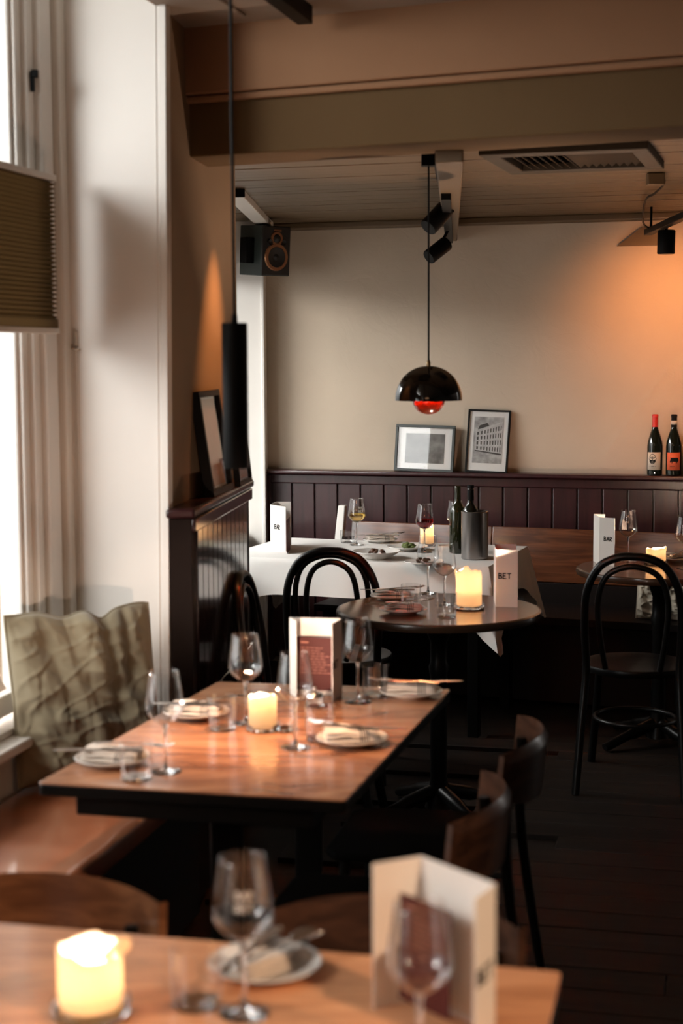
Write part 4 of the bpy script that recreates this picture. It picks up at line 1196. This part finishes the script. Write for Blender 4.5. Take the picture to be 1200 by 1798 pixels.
# jar on the sill
p = PZ(-14, 1262, SILL)
t = thing('clay_vase', 'rounded pale clay vase on the window sill, cut by the frame', 'vase', (p.x, p.y, SILL+.001))
obj('body', MB().lathe([(0,0),(.030,0),(.040,.015),(.046,.05),(.043,.085),(.030,.108),(.026,.118),(.029,.124),(.025,.124),(.022,.116),(.036,.085),(.038,.05),(.03,.012),(0,.01)], 40), mat('clay', (.42,.29,.20), .7), t, smooth=60)

# ================================================================== framed pictures
def art_street(t, w_, h_, y, z0):
    obj('print_sheet', MB().box(0, y, z0+h_*.52, w_*.76, .002, h_*.78), M_photo_s, t, smooth=0)
    rn = random.Random(5); mb = MB(); mw = MB()
    X0, X1 = -w_*.35, w_*.36; Zb, Zt = z0+h_*.30, z0+h_*.84
    f = y-.0012
    def quad(m2, a, b, c, d): m2.hexa([(p[0],f+.0004,p[1]) for p in (a,b,c,d)], [(p[0],f-.0002,p[1]) for p in (a,b,c,d)])
    # facade in perspective: light wall, dark roof, rows of windows
    top = lambda t_: Zt - (1-t_)*h_*.16; bot = lambda t_: Zb + (1-t_)*h_*.05
    xx_ = lambda t_: X0+.02*w_+(X1-X0)*.96*t_
    quad(mw, (xx_(0),bot(0)),(xx_(1),bot(1)),(xx_(1),top(1)),(xx_(0),top(0)))
    obj('facade_print', mw, M_gl, t, smooth=0)
    f = y-.0016
    for r_ in range(4):
        n = 9
        for k in range(n):
            t0 = ((k+.25)/n)**.8; t1 = ((k+.65)/n)**.8
            za = lambda q: bot(q)+(top(q)-bot(q))*(.04+.23*r_); zb = lambda q: bot(q)+(top(q)-bot(q))*(.04+.23*r_+.15)
            quad(mb, (xx_(t0),za(t0)),(xx_(t1),za(t1)),(xx_(t1),zb(t1)),(xx_(t0),zb(t0)))
    quad(mb, (xx_(.08),top(.08)),(xx_(.5),top(.5)),(xx_(.42),top(.5)+h_*.05),(xx_(.14),top(.1)+h_*.07))
    quad(mb, (xx_(.0),bot(0)-.006),(xx_(1),bot(1)-.008),(xx_(1),bot(1)),(xx_(0),bot(0)))
    obj('window_print', mb, M_gd, t, smooth=0)
def art_dim(t, w_, h_, y, z0):
    obj('print_sheet', MB().box(0, y, z0+h_*.5, w_*.72, .002, h_*.72), M_photo_d, t, smooth=0)
def art_pink(t, w_, h_, y, z0):
    obj('print_sheet', MB().box(0, y, z0+h_*.5, w_*.94, .002, h_*.95), M_photo_p, t, smooth=0)
M_photo_s = mat('street_photo', (.42,.41,.40), .5, var=.5, vscale=30)
M_photo_d = mat('dim_photo', (.16,.16,.155), .5, var=.8, vscale=18, detail=6)
M_photo_p = mat('pink_photo', (.50,.20,.13), .5, var=.5, vscale=6, col2=(.62,.38,.24))
M_gl = mat('photo_light_grey', (.50,.49,.48), .6, var=.25, vscale=60); M_gd = mat('photo_dark_grey', (.03,.03,.03), .6)
q1, q2 = onl(743, -.078), onl(853, -.078)
framed('picture_frame', 'wide grey-green frame with a pale mount leaning on the back ledge', 'picture', tuple(q1), -YB-.028, R(8), R(1.2), .318, .243, .022, .014, M_frameg, M_mount, art_dim)
framed('picture_frame', 'upright black frame with a photograph of a town facade on the back ledge', 'picture', tuple(q2), -YB-.02, R(9), R(1.6), .222, .325, .018, .009, M_frameb, M_mount, art_street)
wdir = (PE-REV1).normalized(); rzp = math.atan2(wdir.y, wdir.x)
bn = Vector((wdir.y, -wdir.x, 0))
def onpier(d, off): 
    k = (d-REV1.y)/wdir.y; p = REV1 + wdir*k + bn*off; return (p.x, p.y, LZ+.0005)
framed('picture_frame', 'deep black frame with a pinkish print leaning on the pier ledge', 'picture', onpier(5.13, .060), rzp, R(8), 0, .34, .335, .030, .020, M_frameb, M_mount, art_pink)
framed('picture_frame', 'smaller black frame behind the hanging tube lamp on the pier ledge', 'picture', onpier(5.49, .070), rzp, R(6), 0, .24, .30, .02, .014, M_frameb, M_mount, art_pink)

# ================================================================== blind, cord
ub_ = UG+0.062
B_top, B_bot = PD(40, 306, 4.47).z, PD(40, 586, 4.47).z
va_, vb_ = v0-1.86, v0-0.148
t = thing('pleated_blind', 'taupe pleated blind hung across the middle of the window', 'blind', tuple(UV(ub_, vb_, 0)), -YA)
LB = vb_-va_
def bbx(y0, y1, z0, z1, x0=-.014, x1=.014): return MB().box((x0+x1)/2, (y0+y1)/2, (z0+z1)/2, x1-x0, y1-y0, z1-z0)
obj('top_rail', bbx(-LB, 0, B_top-.016, B_top+.002), M_cream, t, bevel=.002)
obj('bottom_rail', bbx(-LB, 0, B_bot, B_bot+.016), M_cream, t, bevel=.002)
npl = 30; vs = []; fs = []
zz = [B_bot+.04+(B_top-.016-B_bot-.04)*i/(2*npl) for i in range(2*npl+1)]
for i, z in enumerate(zz):
    x = .011 if i % 2 else -.008
    vs += [(x, -LB+.002, z), (x, -.002, z)]
for i in range(2*npl): fs.append((2*i, 2*i+1, 2*i+3, 2*i+2))
obj('pleated_fabric', MB().add(vs, fs), M_blind, t, smooth=0, solid=.0015)
obj('stacked_pleats', bbx(-LB+.002, -.002, B_bot+.016, B_bot+.042, -.012, .012), M_blind, t, bevel=.003)
# cord cleat on the reveal with its cord
hp = PD(134, 600, 4.66)
k = (hp.x-REV1.x)/dirr.x; base = REV1 + dirr*k + nr*.004
t = thing('blind_cord', 'thin cord hanging from a small plastic cleat on the white reveal', 'cord', (base.x, base.y, 0), 0)
zc0 = hp.z
obj('cleat', MB().box(0,0,zc0+.01,.010,.008,.045).box(0,-.004,zc0-.022,.024,.012,.006), M_plastic, t, bevel=.002)
obj('cord', MB().tube([(0,-.006,zc0-.02),(.001,-.006,zc0-.4),(0,-.006,.95)], .0012, 6), M_plastic, t)

# ================================================================== lamps
# tube lamp over the long table
lp = PD(413.5, 694, 3.70); ztop, zbot = PD(411, 567, 3.70).z, PD(416, 822, 3.70).z
t = thing('pendant_lamp', 'slim black tube pendant lamp hanging over the long table', 'lamp', (lp.x, lp.y, 0))
obj('tube_shade', MB().lathe([(0,ztop),(.028,ztop),(.030,ztop-.003),(.030,zbot+.002),(.029,zbot),(.026,zbot),(.026,zbot+.05),(0,zbot+.05)][::-1], 40), M_blackm, t, smooth=40)
obj('cord', MB().tube([(0,0,ztop-.002),(-.001,0,ztop+.5),(0,0,ZB_top-.02)], .0038, 8), M_blackm, t)
obj('cord_grip', MB().lathe([(0,ztop),(.008,ztop),(.006,ztop+.02),(0,ztop+.02)], 16), M_blackm, t)
obj('ceiling_rose', MB().lathe([(0,ZB_top-.001),(.045,ZB_top-.001),(.045,ZB_top-.022),(0,ZB_top-.024)][::-1], 28), M_blackm, t, smooth=40)
spot('tube_lamp_light', (lp.x, lp.y, zbot+.035), (lp.x+.08, lp.y-.10, .75), 52, (1.0,.56,.31), 84, 1.0, .015)
# dome lamp over the round table
dl = PD(753, 703, 5.38); zr = dl.z; sr = 118/2/F*5.38
t = thing('pendant_lamp', 'glossy black dome pendant lamp with a small hanging bowl, before the back wall', 'lamp', (dl.x, dl.y, 0))
prof = []
for i in range(15):
    a = math.pi/2*i/14; prof.append((sr*math.sin(a)**.92 if a > 0 else 0, zr+sr*1.02*math.cos(a)))
prof[0] = (0.0, zr+sr*1.02)
inner = [(max(r-.002,0), z-.002) for r, z in prof[::-1]]; inner[0] = (sr-.002, zr)
mb = MB(); mb.lathe([(sr,zr)]+prof[::-1][1:], 64); dome = obj('dome_shade', mb, M_lampout, t, smooth=60)
obj('inner_shade', MB().lathe(inner, 64), M_lampin, t, smooth=60, label='orange red inside of the dome')
br_ = sr*.49; zc_ = zr-.0+.0
pb = []
for i in range(13):
    a = math.pi/2*i/12; pb.append((br_*math.sin(a), zc_+.004-br_*.93*math.cos(a)))
pb = pb + [(br_*1.0, zc_+.03), (br_-.002, zc_+.03)] + [(max(r-.002,0), z+.002) for r, z in pb[::-1]]
obj('lower_bowl', MB().lathe(pb, 48), M_lampbowl, t, smooth=60)
for k in range(3):
    a = k*2.094+.4
    obj('strut', MB().tube([(br_*math.cos(a)*.98, br_*math.sin(a)*.98, zc_+.028),(sr*.75*math.cos(a), sr*.75*math.sin(a), zr+sr*.6)], .0016, 6), M_blackm, t)
obj('cap', MB().lathe([(0,zr+sr*1.02-.002),(.007,zr+sr*1.02-.002),(.007,zr+sr*1.02+.012),(.004,zr+sr*1.02+.018),(0,zr+sr*1.02+.018)], 16), mat('brass',(.35,.24,.12),.3,1.0), t)
zbx = PD(752, 292, 5.38).z
obj('cord', MB().tube([(0,0,zr+sr*1.02+.01),(0,0,zbx)], .0032, 8), M_blackm, t)
obj('ceiling_box', MB().box(0,0,(zbx+ZC+.01)/2,.048,.05,ZC+.01-zbx), M_blackm, t, bevel=.003)
obj('bulb', MB().lathe([(0,zc_-.004),(.016,zc_+.002),(.02,zc_+.02),(.012,zc_+.042),(0,zc_+.045)], 20), emit('bulb_glow',(1.0,.55,.28),14), t, smooth=180)
point('dome_lamp_light', (dl.x, dl.y, zc_+.062), 45, (1.0,.48,.22), .012)

# spot track on the joist, heads
def head(label, a, b, r, hang, track_z):
    c = (a+b)/2; t = thing('spotlight', label, 'spotlight', tuple(c)); d = (b-a)
    obj('housing', MB().tube([a-c, a-c+d*.04, b-c-d*.04, b-c], [r*.93,r,r,r*.93], 28), M_blackm, t, smooth=40)
    hp_ = Vector(hang)-c
    obj('bracket', MB().tube([(0,0,0), tuple(hp_)], .007, 8), M_blackm, t)
    return t
tk = thing('light_track', 'short black track under the painted ceiling joist', 'track', (0,0,0))
ta, tb_ = PD(788, 296, 5.6), PD(791, 420, 8.0)
zt_ = zj-.012
tpa = Vector((.380,5.75,zt_)); tpb = Vector((.545,8.0,zt_))
def beambox(a, b, w_, h_):
    d = (b-a).normalized(); s_ = Vector((d.y,-d.x,0))*w_/2; u_ = Vector((0,0,h_/2))
    return MB().hexa([a-s_-u_, a+s_-u_, b+s_-u_, b-s_-u_], [a-s_+u_, a+s_+u_, b+s_+u_, b-s_+u_])
tk.location = tuple(tpa); obj('rail', beambox(Vector((0,0,0)), tpb-tpa, .036, .024), M_blackm, tk, bevel=.002)
A_ = PD(783, 366, 6.3); B_ = PD(752, 400, 6.25)
head('upper black spotlight tilted left on the joist track', A_, B_, .036, (A_.x+.03, A_.y+.02, zt_), zt_)
A_ = PD(785, 427, 7.2); B_ = PD(753, 452, 7.15)
head('lower black spotlight tilted left near the back wall', A_, B_, .034, (A_.x+.01, A_.y+.02, zt_), zt_)
cb_ = [Vector((dl.x+.022, dl.y, zbx+.01)), PD(770,320,5.6), PD(783,348,6.0), tpa+Vector((.02,.3,.0))]
tag(obj('power_cable', MB().tube(smoothpath(cb_,6), .004, 6), M_blackm), 'black cable running from the ceiling box to the joist track', 'cable')
# right-hand track and spot
tr = thing('light_track', 'black spotlight track at the right edge under the far ceiling', 'track')
a_ = PD(1140, 412, 7.75); b2 = PD(1225, 345, 6.6); a_.z = b2.z = min(a_.z, b2.z)
a_ = PD(1138, 408, 7.7); b2 = Vector((PD(1225,350,6.5).x, 6.5, a_.z+.0))
tr.location = tuple(a_); obj('rail', beambox(Vector((0,0,0)), b2-a_, .036, .028), M_blackm, tr, bevel=.002)
for s_ in (.08, .9):
    m_ = a_*(1-s_)+b2*s_; obj('hanger', MB().tube([(0,0,0),(0,0,ZC-m_.z)], .006, 6), M_blackm, tr, loc=tuple(m_-a_))
A_ = PD(1171, 404, 7.3); B_ = PD(1170, 446, 7.3)
head('black cylinder spotlight hanging at the right edge above the orange wall glow', A_, B_, .040, (A_.x, A_.y, a_.z), a_.z)
wz_ = MB(); p0 = PD(1120, 410, 7.95)
wz_.hexa([(-.10,.0,-.06),(.10,0,-.06),(.10,.10,-.06),(-.10,.10,-.06)], [(.02,0,.03),(.10,0,.03),(.10,.10,.03),(.02,.10,.03)])
struct('trim_7', wz_, M_ceil, loc=tuple(p0), rz=-YB)
jb_ = PD(1152, 304, 6.2)
t = thing('junction_box', 'small pale junction box on the far ceiling', 'box', (jb_.x, jb_.y, ZC-.0))
obj('box_body', MB().box(0,0,-.022,.065,.05,.044), M_ceil, t, bevel=.003)
cb_ = [jb_+Vector((.03,0,0)), PD(1166,320,6.5), PD(1150,340,6.8), PD(1134,352,7.0), PD(1130,390,7.4), PD(1140,401,7.6)]
for c_ in cb_: c_.z = min(c_.z, ZC-.01)
tag(obj('power_cable', MB().tube(smoothpath(cb_,6), .005, 6), M_blackm), 'looping dark cable from the junction box to the right track', 'cable')
# ceiling vent
vc = PD(1010, 268, 5.62); vc = Vector((vc.x, vc.y, ZC-.002))
vc = PZ(1010, 272, ZC)
t = thing('ceiling_vent', 'wide dark louvred air vent in the far ceiling', 'vent', tuple(vc), -YB)
VW, VD = .56, .60
fm_ = MB(); 
for (cx, cy2, sx, sy) in ((0,-VD/2+.04,VW,.08),(0,VD/2-.04,VW,.08),(-VW/2+.03,0,.06,VD-.16),(VW/2-.03,0,.06,VD-.16)): fm_.box(cx, cy2, -.012, sx, sy, .03)
obj('vent_frame', fm_, M_vent, t, bevel=.004)
obj('duct', MB().box(0,0,.006,VW-.12,VD-.16,.012), M_blackm, t)
for k in range(15):
    x = -VW/2+.085+k*(VW-.17)/14
    obj('slat', MB().box(x, 0, -.012, .024, VD-.17, .003, Matrix.Rotation(R(40 if k < 7 else -40),3,'Y')), M_vent, t)
# near ceiling track
a_ = PZ(536, 27, ZB_top-.025); b2 = a_ + Vector((-.245,-.97,0))*2.6
tk2 = thing('light_track', 'thick black spotlight track on the near ceiling before the beam', 'track', tuple(a_))
obj('rail', beambox(Vector((0,0,0)), b2-a_, .045, .05), M_blackm, tk2, bevel=.002)
hs = Vector((-0.12, 4.05, 2.55))

# loudspeaker in the corner
ys_ = 8.08
pf = PD(485, 441, ys_)
t = thing('loudspeaker', 'small dark bookshelf loudspeaker with a copper ring high in the corner', 'speaker', tuple(pf))
t.rotation_euler = (R(4), R(0), R(36))
SWd, SH, SD = .172, .250, .20
obj('cabinet', MB().box(0, SD/2+.006, 0, SWd, SD, SH), M_speaker, t, bevel=.004)
obj('front_baffle', MB().box(0, .004, 0, SWd-.002, .012, SH-.002), M_speakerf, t, bevel=.006)
def disc(cx, cz, prof, n=36):
    M2 = Matrix.Translation((cx, -.002, cz)) @ Matrix.Rotation(R(90), 4, 'X')
    return MB().lathe(prof, n, M2)
obj('woofer_ring', disc(0,-.030,[(.050,.0),(.052,.008),(.066,.008),(.070,.0)]), M_copper, t, smooth=50)
obj('woofer_cone', disc(0,-.030,[(0,.006),(.014,.004),(.016,.001),(.050,.007),(.052,.0)]), M_speakerf, t, smooth=50)
obj('tweeter_ring', disc(0,.062,[(.022,0),(.023,.006),(.034,.006),(.036,0)]), M_copper, t, smooth=50)
obj('tweeter', disc(0,.062,[(0,.012),(.012,.010),(.022,.004),(.023,0)]), M_speakerf, t, smooth=60)
for sx in (-1,1): obj('port', disc(sx*.040,.044,[(0,.002),(.011,.003),(.014,.008),(.017,0)]), M_speakerf, t, smooth=60)
obj('maker_plate', MB().box(.005, -.003, .103, .045, .003, .008), M_copper, t, bevel=.001)
obj('wall_bracket', MB().box(-.11, .10, .0, .05, .06, .13), M_blackm, t, bevel=.004)
cb_ = [PD(458,394,8.12), PD(461,386,8.2), PD(465,380,8.3)]
tag(obj('speaker_cable', MB().tube(smoothpath(cb_,5), .003, 6), M_blackm), 'thin black cable rising from the loudspeaker to the ceiling', 'cable')
